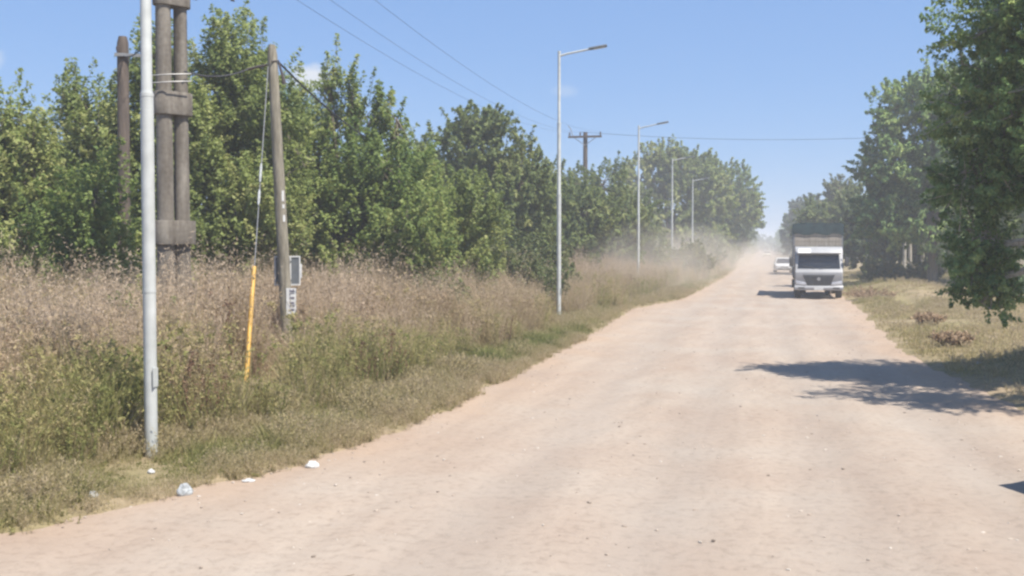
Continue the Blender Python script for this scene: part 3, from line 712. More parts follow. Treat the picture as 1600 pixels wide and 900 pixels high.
tall = [tuft('a_tall_dry', M['weed'], 24, 1.45, .22, .22, .008, 1, .065, 3, .010), tuft('b_tall_dry', M['weed'], 22, 1.6, .26, .26, .008, 2, .075, 3, .010),
        tuft('c_leafy', M['weed'], 18, 1.3, .26, .28, .009, 3, .06, 30, .011), tuft('d_bladed', M['weed'], 28, 1.1, .2, .5, .015, 4, 0, 2),
        tuft('e_leafy', M['weed'], 20, 1.05, .28, .32, .009, 5, .04, 28, .01),
        tuft('f_straw', M['straw'], 8, 1.75, .25, .3, .009, 6, .08, 1, .012), tuft('g_dock', M['dock'], 10, 1.1, .16, .2, .011, 7, .07, 16, .022)]
g = np.random.default_rng(5)
def band(n, y0, y1, x0, x1, power=1.0):
    y = y0 + (y1 - y0) * g.random(n) ** power; x = g.uniform(x0, x1, n); return x, y
xa, ya = band(11000, 4, 34, -17, -6.0); xb, yb = band(4200, 34, 70, -13, -5.2); xc, yc = band(2200, 70, 150, -9, -3.4)
x = np.concatenate([xa, xb, xc]); y = np.concatenate([ya, yb, yc])
front = np.interp(y, [0, 8, 11, 14, 18, 26, 36, 46, 60, 90, 150], [-9.5, -7.7, -6.95, -6.4, -6.05, -5.95, -6.05, -5.6, -4.8, -4.05, -3.75]) + .35 * noise2(y, x * 0, .9, 2)
inside = front - x
# leave clear the foot of the lamps and poles
keep = inside > 0
for px, py, rr in ((-6.93, 11.3, .5), (-9.77, 21.25, .2), (-9.04, 17.85, .25), (-6.8, 36.3, .3), (-11.2, 19.3, .7), (-11.2, 18.2, .4)):
    keep &= (x - px) ** 2 + (y - py) ** 2 > rr * rr
# low growth in front of the yellow guard and the wooden pole, as in the picture
low = np.ones(len(x))
for px, py, hgt in ((-9.04, 17.85, .28), (-9.77, 21.25, .5), (-6.93, 11.3, .22), (-6.8, 36.32, .25)):
    ux, uy = -px, -py; q = math.hypot(ux, uy); ux /= q; uy /= q
    along = (x - px) * ux + (y - py) * uy; across = np.abs((x - px) * uy - (y - py) * ux)
    low = np.where((along > -.1) & (along < 4.5) & (across < .7), np.minimum(low, hgt), low)
for px, py in ((-9.04, 17.85), (-9.77, 21.25), (-6.8, 36.32)):
    ux, uy = -px, -py; q = math.hypot(ux, uy); ux /= q; uy /= q
    along = (x - px) * ux + (y - py) * uy; across = np.abs((x - px) * uy - (y - py) * ux)
    keep &= ~((along > -.1) & (along < 1.6) & (across < .38))
x, y, inside, low = x[keep], y[keep], inside[keep], low[keep]
tone = np.clip(.28 + .36 * sstep(.8, 4.5, inside) + .26 * noise2(x, y, .5, 1) + .22 * noise2(x, y, 1.5, 2) + g.normal(size=len(x)) * .13 + .10 * sstep(10, 20, y), 0.02, .95)
sc = (.60 + .18 * sstep(0, 1.3, inside) + .20 * sstep(1.3, 3.6, inside)) * g.uniform(.6, 1.3, len(x)) * (1 + .20 * noise2(x, y, .8, 0) + .18 * noise2(x, y, 2.1, 1)) * low
pick = np.where(tone + .12 * g.normal(size=len(x)) > .52, g.choice([0, 1, 2, 0], len(x)), g.choice([2, 3, 4, 3], len(x)))
rnd = g.random(len(x))
pick = np.where(rnd < .05, 5, pick)
pick = np.where((noise2(x, y, 1.1, 0) > .62) & (rnd > .45), 6, pick)
scatter('tall_dry_weeds', 'tall brown and olive weeds filling the left verge behind the lamps', 'weeds', tall, x, y, g.uniform(0, 6.28, len(x)), sc, pick, tone)

short = [tuft('a_turf', M['turf'], 16, .20, .13, .8, .011, 11), tuft('b_turf', M['turf'], 14, .30, .13, .7, .011, 12), tuft('c_herb', M['turf'], 8, .16, .14, .5, .01, 13, 0, 7), tuft('d_dry', M['turf'], 14, .34, .12, .5, .008, 14, .06, 0, .012)]
xa, ya = band(38000, 4, 30, -11, -4.2); xb, yb = band(8000, 30, 60, -8, -3.6); xc, yc = band(3000, 60, 130, -6, -2.8)
x = np.concatenate([xa, xb, xc]); y = np.concatenate([ya, yb, yc])
l, r = edges(y)
dist = l - x
front = np.interp(y, [0, 8, 11, 14, 18, 26, 36, 46, 60, 90, 150], [-9.5, -7.7, -6.95, -6.4, -6.05, -5.95, -6.05, -5.6, -4.8, -4.05, -3.75])
keep = (dist > .0 + .22 * g.random(len(x)) ** 2) & (x > front - .9)
x, y, dist = x[keep], y[keep], dist[keep]
sc = (.6 + .4 * sstep(0.1, 0.9, dist)) * g.uniform(.7, 1.3, len(x)) * (.8 + .5 * sstep(1.6, 2.8, dist)) * (1 + .4 * noise2(x, y, 1.8, 2)) * (1 - .78 * np.exp(-((x + 6.5) / .8) ** 2 - ((y - 10.6) / 1.0) ** 2))
tone = np.clip(.40 + .24 * noise2(x, y, .7, 3) + .2 * noise2(x, y, 2.2, 1) + g.normal(size=len(x)) * .16 + .2 * (1 - sstep(0, .7, dist)), 0, 1)
scatter('roadside_grass', 'low green grass strip along the left edge of the dirt road', 'grass', short, x, y, g.uniform(0, 6.28, len(x)), sc, np.where(tone > .55, 3, g.integers(0, 3, len(x))), tone)

verge = [tuft('a_verge', M['turf'], 14, .13, .14, .8, .012, 21), tuft('b_verge', M['turf'], 12, .10, .15, .9, .012, 22), tuft('c_verge', M['turf'], 10, .22, .12, .5, .010, 23, .05, 0, .012)]
xa, ya = band(15000, 12, 50, 2.8, 12); xb, yb = band(9000, 50, 100, 3.4, 22)
x = np.concatenate([xa, xb]); y = np.concatenate([ya, yb])
l, r = edges(y); dist = x - r
keep = (dist > .1 + .5 * g.random(len(x))) & (noise2(x, y, .5, 2) + g.normal(size=len(x)) * .35 > -.35)
x, y, dist = x[keep], y[keep], dist[keep]
tone = np.clip(.72 + .3 * noise2(x, y, .45, 1) + .1 * noise2(x, y, 2, 2) + g.normal(size=len(x)) * .1 - .3 * sstep(3.0, 7, dist), 0, 1)
scatter('verge_grass', 'short dry grass on the right verge and bank', 'grass', verge, x, y, g.uniform(0, 6.28, len(x)), g.uniform(.6, 1.3, len(x)) * (1 + .5 * sstep(40, 80, y)), np.where(g.random(len(x)) > .85, 2, g.integers(0, 2, len(x))), tone)

# loose stones and crumbs of earth on the road
def crumb(name, seed):
    bm = bmesh.new(); bmesh.ops.create_icosphere(bm, subdivisions=1, radius=.02)
    q = random.Random(seed)
    for v in bm.verts: v.co = Vector((v.co.x * 1.2, v.co.y, v.co.z * .7)) * q.uniform(.7, 1.25)
    me = bpy.data.meshes.new(name); bm.to_mesh(me); bm.free(); me.materials.append(M['stone']); return bpy.data.objects.new(name, me)
M['stone'] = weed_mat('stone', [(0.0, (0.182, 0.147, 0.119)), (.5, (0.322, 0.266, 0.217)), (1, (0.434, 0.385, 0.336))], 0.0)
x = g.uniform(-7, 6, 8000); y = 5 + 40 * g.random(8000) ** 1.7
l, r = edges(y); edge = np.minimum(x - l, r - x)
keep = (edge > -.1) & (g.random(len(x)) < .25 + .75 * np.exp(-np.maximum(edge, 0) / .5))
x, y = x[keep], y[keep]
crumbs = [crumb('a_crumb', 1), crumb('b_crumb', 2), crumb('c_crumb', 3)]
_gz = ground_z
def ground_z(x, y): return np.maximum(_gz(x, y), road_z(np.asarray(x, float), np.asarray(y, float))) + .02
scatter('road_pebbles', 'small loose pebbles and crumbs of earth scattered over the road', 'pebbles', crumbs, x, y, g.uniform(0, 6.28, len(x)), g.uniform(.25, 1.1, len(x)) ** 1.5, g.integers(0, 3, len(x)), g.random(len(x)))
def top_z(x, y): return float(max(_gz(x, y), road_z(np.array(float(x)), np.array(float(y)))))

# ------------------------------------------------------------------ street lamps
def make_lamp():
    root = empty('street_lamp')
    p = MB()
    p.tube([(0, 0, -.3), (0, 0, 4.2)], [.074, .074], 14)
    p.tube([(0, 0, 4.2), (0, 0, 4.26), (0, 0, 6.6)], [.074, .062, .062], 14)
    p.tube([(0, 0, 6.6), (0, 0, 6.65), (0, 0, 9.0)], [.062, .050, .048], 14)
    po = p.build('pole', M['galv'], root, smooth=True)
    for z, r in ((4.2, .077), (6.6, .066), (1.95, .077)):
        MB().tube([(0, 0, z - .02), (0, 0, z + .02)], r, 14).build('weld_ring', M['galv'], po, smooth=True)
    MB().tube([(0, 0, 8.97), (0, 0, 9.03)], .052, 14).build('end_cap', M['galv'], po, smooth=True)
    MB().box((.075, -.02, .95), (.012, .10, .22)).build('service_hatch', M['galv'], po)
    MB().tube([(0, 0, 8.86), (.25, 0, 8.93), (1.05, 0, 9.07)], [.036, .034, .032], 10).build('arm', M['galv'], root, smooth=True)
    a = R(-9)
    lum = MB().prism([(-.11, 0), (.11, 0), (.12, .03), (.07, .075), (-.07, .075), (-.12, .03)], 0, .62)
    lm = lum.build('luminaire', M['lamp_grey'], root, bevel=.01)
    lm.location = (1.0, 0, 9.04); lm.rotation_euler = (0, a, 0)
    ln = MB().box((.36, 0, -.006), (.38, .17, .012)).build('lens', M['lens'], lm)
    return root
lamp0 = make_lamp()
LAMPS = [((-6.93, 11.3), 0, 'nearest grey steel street lamp, in front of the twin concrete columns'), ((-6.8, 36.32), 4, 'second street lamp, standing alone against the blue sky'),
         ((-6.68, 59.05), -6, 'third street lamp from the left, rising out of the brown weeds'), ((-6.72, 81.5), 2, 'fourth street lamp, in front of the tall broad tree'), ((-6.85, 107), 5, 'fifth and farthest street lamp, in front of the far trees')]
for i, (xy, rz, lab) in enumerate(LAMPS):
    o = lamp0 if i == 0 else copy_tree(lamp0)
    o.location = (xy[0], xy[1], float(_gz(*xy)) - .02); o.rotation_euler = (0, 0, R(rz))
    tag(o, lab, 'street lamp', 'street lamps along the left side of the road')

# ------------------------------------------------------------------ twin-column concrete power pole
def con_pole():
    bx, by = -11.18, 19.0
    root = empty('concrete_power_pole', (bx, by, float(_gz(bx, by))), R(28))
    tag(root, 'twin concrete columns tied by collars, behind the nearest street lamp', 'power pole')
    # local x: across the line of sight, y: away from the camera
    for sx, sy, r0, r1 in ((-.09, -.02, .18, .13), (.215, .18, .165, .115)):
        MB().tube([(sx, sy, -.4), (sx, sy, 3), (sx, sy, 9.6)], [r0 + .01, r0 - .02, r1], 18).build('column', M['concrete'], root, smooth=True)
    for z, r, h in ((2.66, .275, .46), (5.14, .235, .44), (7.20, .215, .40)):
        c = MB()
        n = 32; V = []; F = []
        prof = []
        for k in range(n):
            w = 2 * math.pi * k / n; q = (.17 if math.cos(w - .58) > 0 else -.17)
            rr = r * (1.0 - .10 * abs(math.sin(w - .58)))
            prof.append((.065 + q * math.cos(.58) + rr * math.cos(w), .09 + q * math.sin(.58) + rr * math.sin(w)))
        V = [(a, b, z - h / 2) for a, b in prof] + [(a, b, z + h / 2) for a, b in prof]
        F = [(i, (i + 1) % n, n + (i + 1) % n, n + i) for i in range(n)] + [tuple(range(n - 1, -1, -1)), tuple(range(n, 2 * n))]
        c.add(V, F).build('collar', M['concrete'], root, bevel=.015)
    MB().box((.06, .09, 9.1), (2.5, .18, .2)).build('crossarm', M['concrete'], root, bevel=.015)
    MB().box((.06, .09, 7.72), (2.3, .09, .09)).build('fuse_bar', M['steel'], root)
    for sx in (-1.1, -.1, 1.15):
        i = MB()
        i.tube([(.06 + sx, .09, 9.2), (.06 + sx, .09, 9.27), (.06 + sx, .09, 9.29), (.06 + sx, .09, 9.33), (.06 + sx, .09, 9.35), (.06 + sx, .09, 9.42)], [.03, .03, .07, .06, .035, .03], 10)
        i.build('insulator', M['insul'], root, smooth=True)
    for sx, dz, tl in ((-.98, 0, .10), (-.74, .05, -.18), (.98, .03, .16), (.55, .02, -.12)):
        f = MB(); x0 = .06 + sx
        f.tube([(x0, .03, 7.70 + dz), (x0 + tl * .3, -.02, 7.45 + dz), (x0 + tl, -.06, 7.12 + dz)], [.025, .05, .03], 8)
        f.tube([(x0 - .04, .02, 7.62 + dz), (x0 + .10, -.05, 7.42 + dz), (x0 + tl + .03, -.08, 7.1 + dz)], [.014, .014, .014], 6)
        f.build('fuse_cutout', M['insul'], root, smooth=True)
    for z0 in (5.48, 5.62):
        MB().tube([(-.36, -.24, z0), (.05, -.32, z0 + .03), (.42, -.12, z0 + .08)], .012, 6).build('steel_strap', M['steel'], root, smooth=True)
    return root
con = con_pole()
CM = Matrix.Translation(con.location) @ Matrix.Rotation(R(28), 4, 'Z')

# ------------------------------------------------------------------ wooden pole with meter box
WX, WY = -9.77, 21.25
wz = float(_gz(WX, WY))
wood = empty('wooden_pole', (WX, WY, wz), R(24.5))
tag(wood, 'leaning wooden pole carrying a grey meter box and a narrow white sign', 'utility pole')
wp = MB()
def wpt(z): return Vector((-.045 * z, .0, z))
wp.tube([wpt(-.3), wpt(1.2), wpt(3), wpt(5), wpt(6.45), wpt(6.66)], [.135, .128, .12, .11, .102, .07], 14)
wp.build('pole', M['wood_pole'], wood, smooth=True)
for z, h, dx in ((3.52, .22, .055), (3.05, .14, .06), (3.3, .08, .07)):
    c = wpt(z)
    q = MB()
    ang = [R(-90 + a) for a in (18, 30, 42)]
    V = [(c.x + .124 * math.cos(a), .124 * math.sin(a), z + s * h / 2) for s in (-1, 1) for a in ang] + [(c.x + .119 * math.cos(a), .119 * math.sin(a), z + s * h / 2) for s in (-1, 1) for a in ang]
    F = [(0, 1, 4, 3), (1, 2, 5, 4), (6, 9, 10, 7), (7, 10, 11, 8), (0, 3, 9, 6), (2, 8, 11, 5), (0, 6, 7, 1), (1, 7, 8, 2), (3, 4, 10, 9), (4, 5, 11, 10)]
    q.add(V, F).build('white_tag', M['white_plastic'], wood)
# meter box clamped to the back of the pole, open dark front
c = wpt(1.95)
mb = MB().box((c.x + .07, .24, 1.95), (.54, .20, .62)).build('meter_box', M['violet_edge'], wood, bevel=.012)
fr = MB()
for a, b_ in (((.07, 0, .298), (.54, .03, .028)), ((.07, 0, -.298), (.54, .03, .028)), ((.327, 0, 0), (.028, .03, .568)), ((-.187, 0, 0), (.028, .03, .568)), ((.135, 0, 0), (.03, .03, .568))):
    fr.box((c.x + a[0], .124, 1.95 + a[2]), b_)
fr.build('frame', M['white_plastic'], mb)
MB().box((c.x + .235, .131, 1.95), (.165, .012, .56)).build('panel', M['grey_panel'], mb)
MB().box((c.x - .03, .131, 1.95), (.28, .012, .56)).build('panel', M['grey_panel'], mb)
MB().box((c.x + .355, .17, 1.94), (.028, .10, .30)).build('latch', M['white_plastic'], mb, bevel=.006)
for z in (1.75, 2.15):
    MB().box((c.x, .12, z), (.30, .05, .03)).build('bracket', M['steel'], mb)
# narrow sign with upright running print, too small in the photograph to read
c2 = wpt(1.31)
sg = MB().box((c2.x + .115, -.14, 1.31), (.205, .012, .56)).build('sign', M['white_plastic'], wood)
q = random.Random(3)
pr = MB(); zz = 1.54
for k in range(6):
    h = .06; xc = c2.x + .135
    pr.box((xc - .045, -.149, zz), (.014, .005, h))
    if k % 2 == 0: pr.box((xc + .03, -.149, zz + .006), (.014, .005, h * .7))
    pr.box((xc, -.149, zz + (h / 2 - .007) * (1 if k % 3 else -1)), (.09, .005, .013))
    if k % 3 != 1: pr.box((xc + .005, -.150, zz), (.07, .005, .011))
    zz -= .083
pr.build('print', M['ink'], sg)
for z in (1.50, 1.12):
    MB().box((wpt(z).x + .09, -.125, z), (.02, .03, .02)).build('bolt', M['steel'], sg)
st = MB(); t = wpt(6.3)
st.tube([(t.x - .02, -.13, 6.30), (t.x + .12, -.05, 6.33), (t.x + .13, .06, 6.3)], .016, 6)
st.tube([(t.x + .12, -.02, 6.3), (t.x + .20, -.05, 6.02), (t.x + .23, -.05, 5.85)], [.02, .03, .05], 8)
st.build('cable_clamp', M['insul'], wood, smooth=True)
st = MB(); st.tube([(t.x - .10, -.02, 6.24), (t.x - .3, .02, 6.2), (t.x - .52, .04, 6.14)], [.02, .03, .03], 8); st.build('service_bracket', M['insul'], wood, smooth=True)
WMx = Matrix.Translation(wood.location) @ Matrix.Rotation(R(24.5), 4, 'Z')

# guy wire with its yellow guard
gb = Vector((-9.04, 17.85, float(_gz(-9.04, 17.85))))
gt = WMx @ (wpt(6.2) + Vector((-.1, -.05, 0)))
guy = empty('guy_wire', gb); tag(guy, 'guy wire with a yellow guard tube, left of the wooden pole', 'guy wire')
gd = gt - gb
MB().tube([Vector((0, 0, -.15)) , gd], .011, 6).build('cable', M['steel'], guy, smooth=True)
MB().tube([gd * (-.02), gd * .333], .042, 10).build('guard_tube', M['yellow'], guy, smooth=True)
for a, b_ in ((.525, .575), (.60, .66)):
    MB().tube([gd * a, gd * (a + .01), gd * (b_ - .01), gd * b_], [.014, .026, .026, .014], 8).build('strain_insulator', M['bag_grey'], guy, smooth=True)

# dark wooden pole among the trees
DX, DY = -14.1, 22.0
dk = empty('wooden_pole', (DX, DY, float(_gz(DX, DY))), R(30)); tag(dk, 'dark wooden pole half hidden by leaves near the left edge', 'utility pole')
MB().tube([(0, 0, -.3), (0, 0, 3), (.02, 0, 7.0), (.02, 0, 7.15)], [.15, .14, .125, .09], 14).build('pole', M['wood_dark'], dk, smooth=True)
MB().box((.16, -.14, 6.72), (.62, .07, .07)).build('bracket', M['steel'], dk)
for sx in (-.08, .42):
    MB().tube([(sx, -.14, 6.75), (sx, -.14, 6.86), (sx, -.14, 6.92)], [.02, .045, .025], 8).build('insulator', M['insul'], dk, smooth=True)

# far wooden pole with a crossarm
FX, FY = -13.0, 80.0
fp = empty('crossarm_pole', (FX, FY, float(_gz(FX, FY)))); tag(fp, 'far wooden pole with a crossarm rising above the treetops', 'utility pole')
MB().tube([(0, 0, -.3), (0, 0, 5), (0, 0, 10.9)], [.2, .18, .16], 12).build('pole', M['wood_dark'], fp, smooth=True)
MB().box((0, -.2, 10.55), (2.5, .14, .15)).build('crossarm', M['wood_dark'], fp)
for sx in (-1.15, -.35, 1.15):
    MB().tube([(sx, -.2, 10.62), (sx, -.2, 10.75), (sx, -.2, 10.9)], [.03, .07, .04], 8).build('insulator', M['insul'], fp, smooth=True)
for s in (-1, 1):
    MB().tube([(s * .8, -.13, 10.5), (0, -.17, 9.9)], .025, 6).build('brace', M['steel'], fp, smooth=True)
MB().tube([(-.9, -.2, 10.6), (-1.1, -.1, 11.2), (-1.3, 0, 11.4)], .03, 6).build('jumper_arm', M['steel'], fp, smooth=True)

# pole hidden in the wood on the right that carries the crossing wire
HX, HY = 14.0, 84.0
hp = empty('wooden_pole', (HX, HY, float(_gz(HX, HY)))); tag(hp, 'wooden pole hidden in the right wood where the crossing wire ends', 'utility pole')
MB().tube([(0, 0, -.3), (0, 0, 11)], [.18, .14], 10).build('pole', M['wood_dark'], hp, smooth=True)
MB().box((0, -.18, 10.6), (1.6, .12, .12)).build('crossarm', M['wood_dark'], hp)

def wire(label, a, b, sag, r, group='overhead wires', n=24):
    a, b = Vector(a), Vector(b)
    P = [a.lerp(b, k / n) - Vector((0, 0, 4 * sag * (k / n) * (1 - k / n))) - a for k in range(n + 1)]
    o = MB().tube(P, r, 5).build('overhead_wire', M['wire'], None, smooth=True)
    o.location = a
    return tag(o, label, 'wire', group)
for sx, ex, lab in ((-1.1, -1.15, 'left one of the three wires slanting across the sky'), (-.1, -.35, 'middle one of the three wires slanting across the sky'), (1.15, 1.15, 'right one of the three wires slanting across the sky')):
    wire(lab, CM @ Vector((.06 + sx, .09, 9.44)), (FX + ex, FY - .2, 10.92), 1.1, .0055)
wire('long wire crossing the road high above the truck', (FX - .3, FY - .2, 10.95), (HX, HY, 10.7), .55, .013)
wire('dark cable sloping from the wooden pole top into the trees on its right', WMx @ Vector((t.x + .13, .02, 6.3)), (-13.4, 44.0, 6.2), .7, .022)
wire('dark cable from the wooden pole top to the twin concrete columns', WMx @ Vector((t.x - .5, .04, 6.15)), CM @ Vector((.3, -.05, 5.75)), .12, .018, n=12)
wire('thin cable between the dark wooden pole and the twin concrete columns', Vector((DX, DY, 0)) + Vector((.1, -.1, 6.75)), CM @ Vector((-.3, -.05, 6.45)), .15, .014, n=12)

# ------------------------------------------------------------------ vehicles
def wheel(parent, x, y, r, w, name='wheel'):
    e = empty(name, (x, y, r)); e.parent = parent
    n = 22; s = 1 if x > 0 else -1
    prof = [(-w / 2, r * .62), (-w / 2, r * .93), (-w * .36, r), (w * .36, r), (w / 2, r * .93), (w / 2, r * .62)]
    V, F = [], []
    for k in range(n):
        a = 2 * math.pi * k / n
        for (px, pr_) in prof: V.append((px, pr_ * math.cos(a), pr_ * math.sin(a)))
    m = len(prof)
    for k in range(n):
        for j in range(m): F.append((k * m + j, k * m + (j + 1) % m, ((k + 1) % n) * m + (j + 1) % m, ((k + 1) % n) * m + j))
    MB().add(V, F).build('tyre', M['tyre'], e, smooth=True)
    d = MB(); d.tube([(s * w * .20, 0, 0), (s * w * .34, 0, 0), (s * w * .40, 0, 0)], [r * .63, r * .6, r * .2], 18)
    for k in range(6):
        a = 2 * math.pi * k / 6; d.tube([(s * w * .34, r * .36 * math.cos(a), r * .36 * math.sin(a)), (s * w * .43, r * .36 * math.cos(a), r * .36 * math.sin(a))], r * .045, 6)
    d.build('rim', M['rim'], e, smooth=True)
    return e

def truck():
    tz = top_z(2.5, 54.5) + .01
    t = empty('truck', (2.52, 53.75, tz), R(-1.0)); tag(t, 'silver-grey truck with a high slatted cargo body parked on the right', 'truck')
    P = M['truck_paint']
    W = 1.10
    # cab shell
    cab = MB().prism([(.12, .62), (.02, .80), (.0, 1.28), (.10, 1.42), (.34, 2.20), (.50, 2.40), (.80, 2.50), (1.75, 2.50), (1.78, .70), (1.45, .62), (1.35, 1.0), (.65, 1.0), (.55, .62)], -W, W)
    cab.build('cab', P, t, bevel=.06, seg=3)
    def plane_front(x0, x1, z0, z1, y0, y1, x2=None, x3=None, th=.03):
        x2 = x0 if x2 is None else x2; x3 = x1 if x3 is None else x3
        V = [(x0, y0, z0), (x1, y0, z0), (x3, y1, z1), (x2, y1, z1)]
        return MB().add(V + [(a, b + th, c) for a, b, c in V], [(0, 1, 2, 3), (7, 6, 5, 4), (0, 4, 5, 1), (1, 5, 6, 2), (2, 6, 7, 3), (3, 7, 4, 0)])
    ws = plane_front(-.98, .98, 1.46, 2.10, .095, .297, -.93, .93).build('windscreen', M['glass'], t, bevel=.01)
    for s in (-1, 1):
        w = MB().tube([(s * .12 - .1, .088, 1.45), (s * .30, .10, 1.52), (s * .66 - .1, .12, 1.56)], .012, 5); w.build('wiper', M['truck_dark'], ws)
    MB().prism([(.10, 2.16), (.06, 2.20), (.30, 2.42), (.36, 2.38)], -1.02, 1.02).build('sun_visor', P, t, bevel=.012)
    plane_front(-.96, -.38, 2.20, 2.405, .035, .27, th=.015).build('white_visor_panel', M['white_plastic'], t)  # plain white panel laid over one end of the visor
    gr = MB(); gr.add([(-.74, -.025, 1.16), (.74, -.025, 1.16), (.50, -.03, .58), (-.50, -.03, .58), (-.74, .1, 1.16), (.74, .1, 1.16), (.50, .14, .58), (-.50, .14, .58)],
                      [(3, 2, 1, 0), (4, 5, 6, 7), (0, 1, 5, 4), (1, 2, 6, 5), (2, 3, 7, 6), (3, 0, 4, 7)])
    go = gr.build('grille', M['truck_dark'], t, bevel=.015)
    for k in range(5):
        z = 1.08 - k * .1; hw = .74 - (1.16 - z) / .58 * .24 - .05
        MB().box((0, -.032, z), (hw * 2, .018, .028)).build('slat', M['truck_dark'], go)
    MB().tube([(0, -.035, .96), (0, -.05, .96)], .085, 20).build('badge', M['rim'], go, smooth=True)
    bp = MB().prism([(-.06, .42), (-.08, .55), (-.02, .66), (.14, .66), (.2, .42)], -1.12, 1.12).build('bumper', P, t, bevel=.03)
    for s in (-1, 1):
        MB().add([(s * .60, -.05, .80), (s * 1.06, -.02, .88), (s * 1.06, -.02, .68), (s * .56, -.055, .66), (s * .60, .1, .80), (s * 1.06, .1, .88), (s * 1.06, .1, .68), (s * .56, .1, .66)],
                 [(0, 1, 2, 3), (7, 6, 5, 4), (0, 4, 5, 1), (1, 5, 6, 2), (2, 6, 7, 3), (3, 7, 4, 0)]).build('headlight', M['headlight'], t, bevel=.01)
        MB().box((s * .80, -.075, .53), (.3, .02, .08)).build('fog_lamp', M['truck_dark'], t)
        MB().prism([(.28, 1.42), (.44, 2.08), (1.3, 2.08), (1.3, 1.42)], s * (W - .01) if s > 0 else -W - .008, s * (W + .008) if s > 0 else -W + .01).build('side_window', M['glass'], t)
        m = MB(); m.box((s * 1.27, .10, 1.78), (.2, .09, .44)); mo = m.build('mirror', M['truck_dark'], t, bevel=.025)
        a = MB(); a.tube([(s * 1.08, .2, 2.06), (s * 1.26, .16, 2.03), (s * 1.26, .16, 1.53), (s * 1.08, .2, 1.5)], .018, 6); a.build('mirror_arm', M['truck_dark'], mo)
        MB().box((s * (W + .004), 1.18, 1.25), (.02, .16, .04)).build('door_handle', M['truck_dark'], t)
    MB().box((0, -.092, .5), (.42, .012, .12)).build('number_plate', M['plate'], t)
    # chassis
    ch = MB()
    for s in (-1, 1): ch.box((s * .42, 4.2, .72), (.1, 7.4, .22))
    for y in (1.2, 2.6, 5.2, 7.4): ch.box((0, y, .72), (.74, .12, .14))
    ch.box((.0, 6.05, .5), (1.6, .16, .16)); ch.box((0, 1.0, .5), (1.6, .14, .14)); ch.build('chassis', M['truck_dark'], t)
    MB().tube([(-.86, 2.2, .68), (-.86, 3.4, .68)], .26, 16).build('fuel_tank', M['rim'], t, smooth=True)
    # cargo body: floor, corner posts, boards with gaps, tarpaulin on top
    cb = MB().box((0, 5.0, .98), (2.36, 6.0, .14)).build('cargo_floor', M['board_dark'], t)
    for sx in (-1.15, 1.15):
        for y in (2.04, 3.5, 5.0, 6.5, 7.96): MB().box((sx, y, 2.3), (.08, .08, 2.5)).build('post', M['steel'], cb)
    k = 0
    z = 1.12
    while z < 3.1:
        MB().box((0, 2.0, z + .10), (2.22, .03, .215)).build('board', M['board'], cb)
        for sx in (-1.165, 1.165): MB().box((sx, 5.0, z + .10), (.03, 5.84, .19)).build('board', M['board_dark'], cb)
        MB().box((0, 8.0, z + .10), (2.22, .03, .19)).build('board', M['board_dark'], cb)
        z += .235
    tp = MB()
    ny, nx = 14, 9; V = []; F = []
    q = random.Random(5)
    for i in range(ny + 1):
        for j in range(nx + 1):
            x = -1.21 + 2.42 * j / nx; y = 1.95 + 6.1 * i / ny
            V.append((x, y, 3.62 + .06 * math.cos(x * 1.3) - .05 * abs(math.sin(i * math.pi / 3.5)) + q.uniform(-.012, .012)))
    for i in range(ny):
        for j in range(nx): a = i * (nx + 1) + j; F.append((a, a + 1, a + nx + 2, a + nx + 1))
    # hanging skirts
    def skirt(ids):
        base = len(V)
        for n_, i in enumerate(ids): x, y, z = V[i]; V.append((x * 1.003, y + (-.004 if y < 3 else .004), 3.10 + .05 * math.sin(n_ * 1.9)))
        for n_ in range(len(ids) - 1): F.append((ids[n_], ids[n_ + 1], base + n_ + 1, base + n_))
    skirt([j for j in range(nx + 1)]); skirt([ny * (nx + 1) + j for j in range(nx + 1)])
    skirt([i * (nx + 1) for i in range(ny + 1)]); skirt([i * (nx + 1) + nx for i in range(ny + 1)])
    tp.add(V, F).build('tarpaulin', M['tarp'], t, smooth=True)
    for sx in (-.95, .95):
        wheel(t, sx, 1.0, .46, .28)
        wheel(t, sx, 6.05, .46, .30)
        wheel(t, sx * .66, 6.05, .46, .28)
        MB().box((sx, 6.72, .52), (.5, .02, .45)).build('mud_flap', M['truck_dark'], t)
    return t
truck()

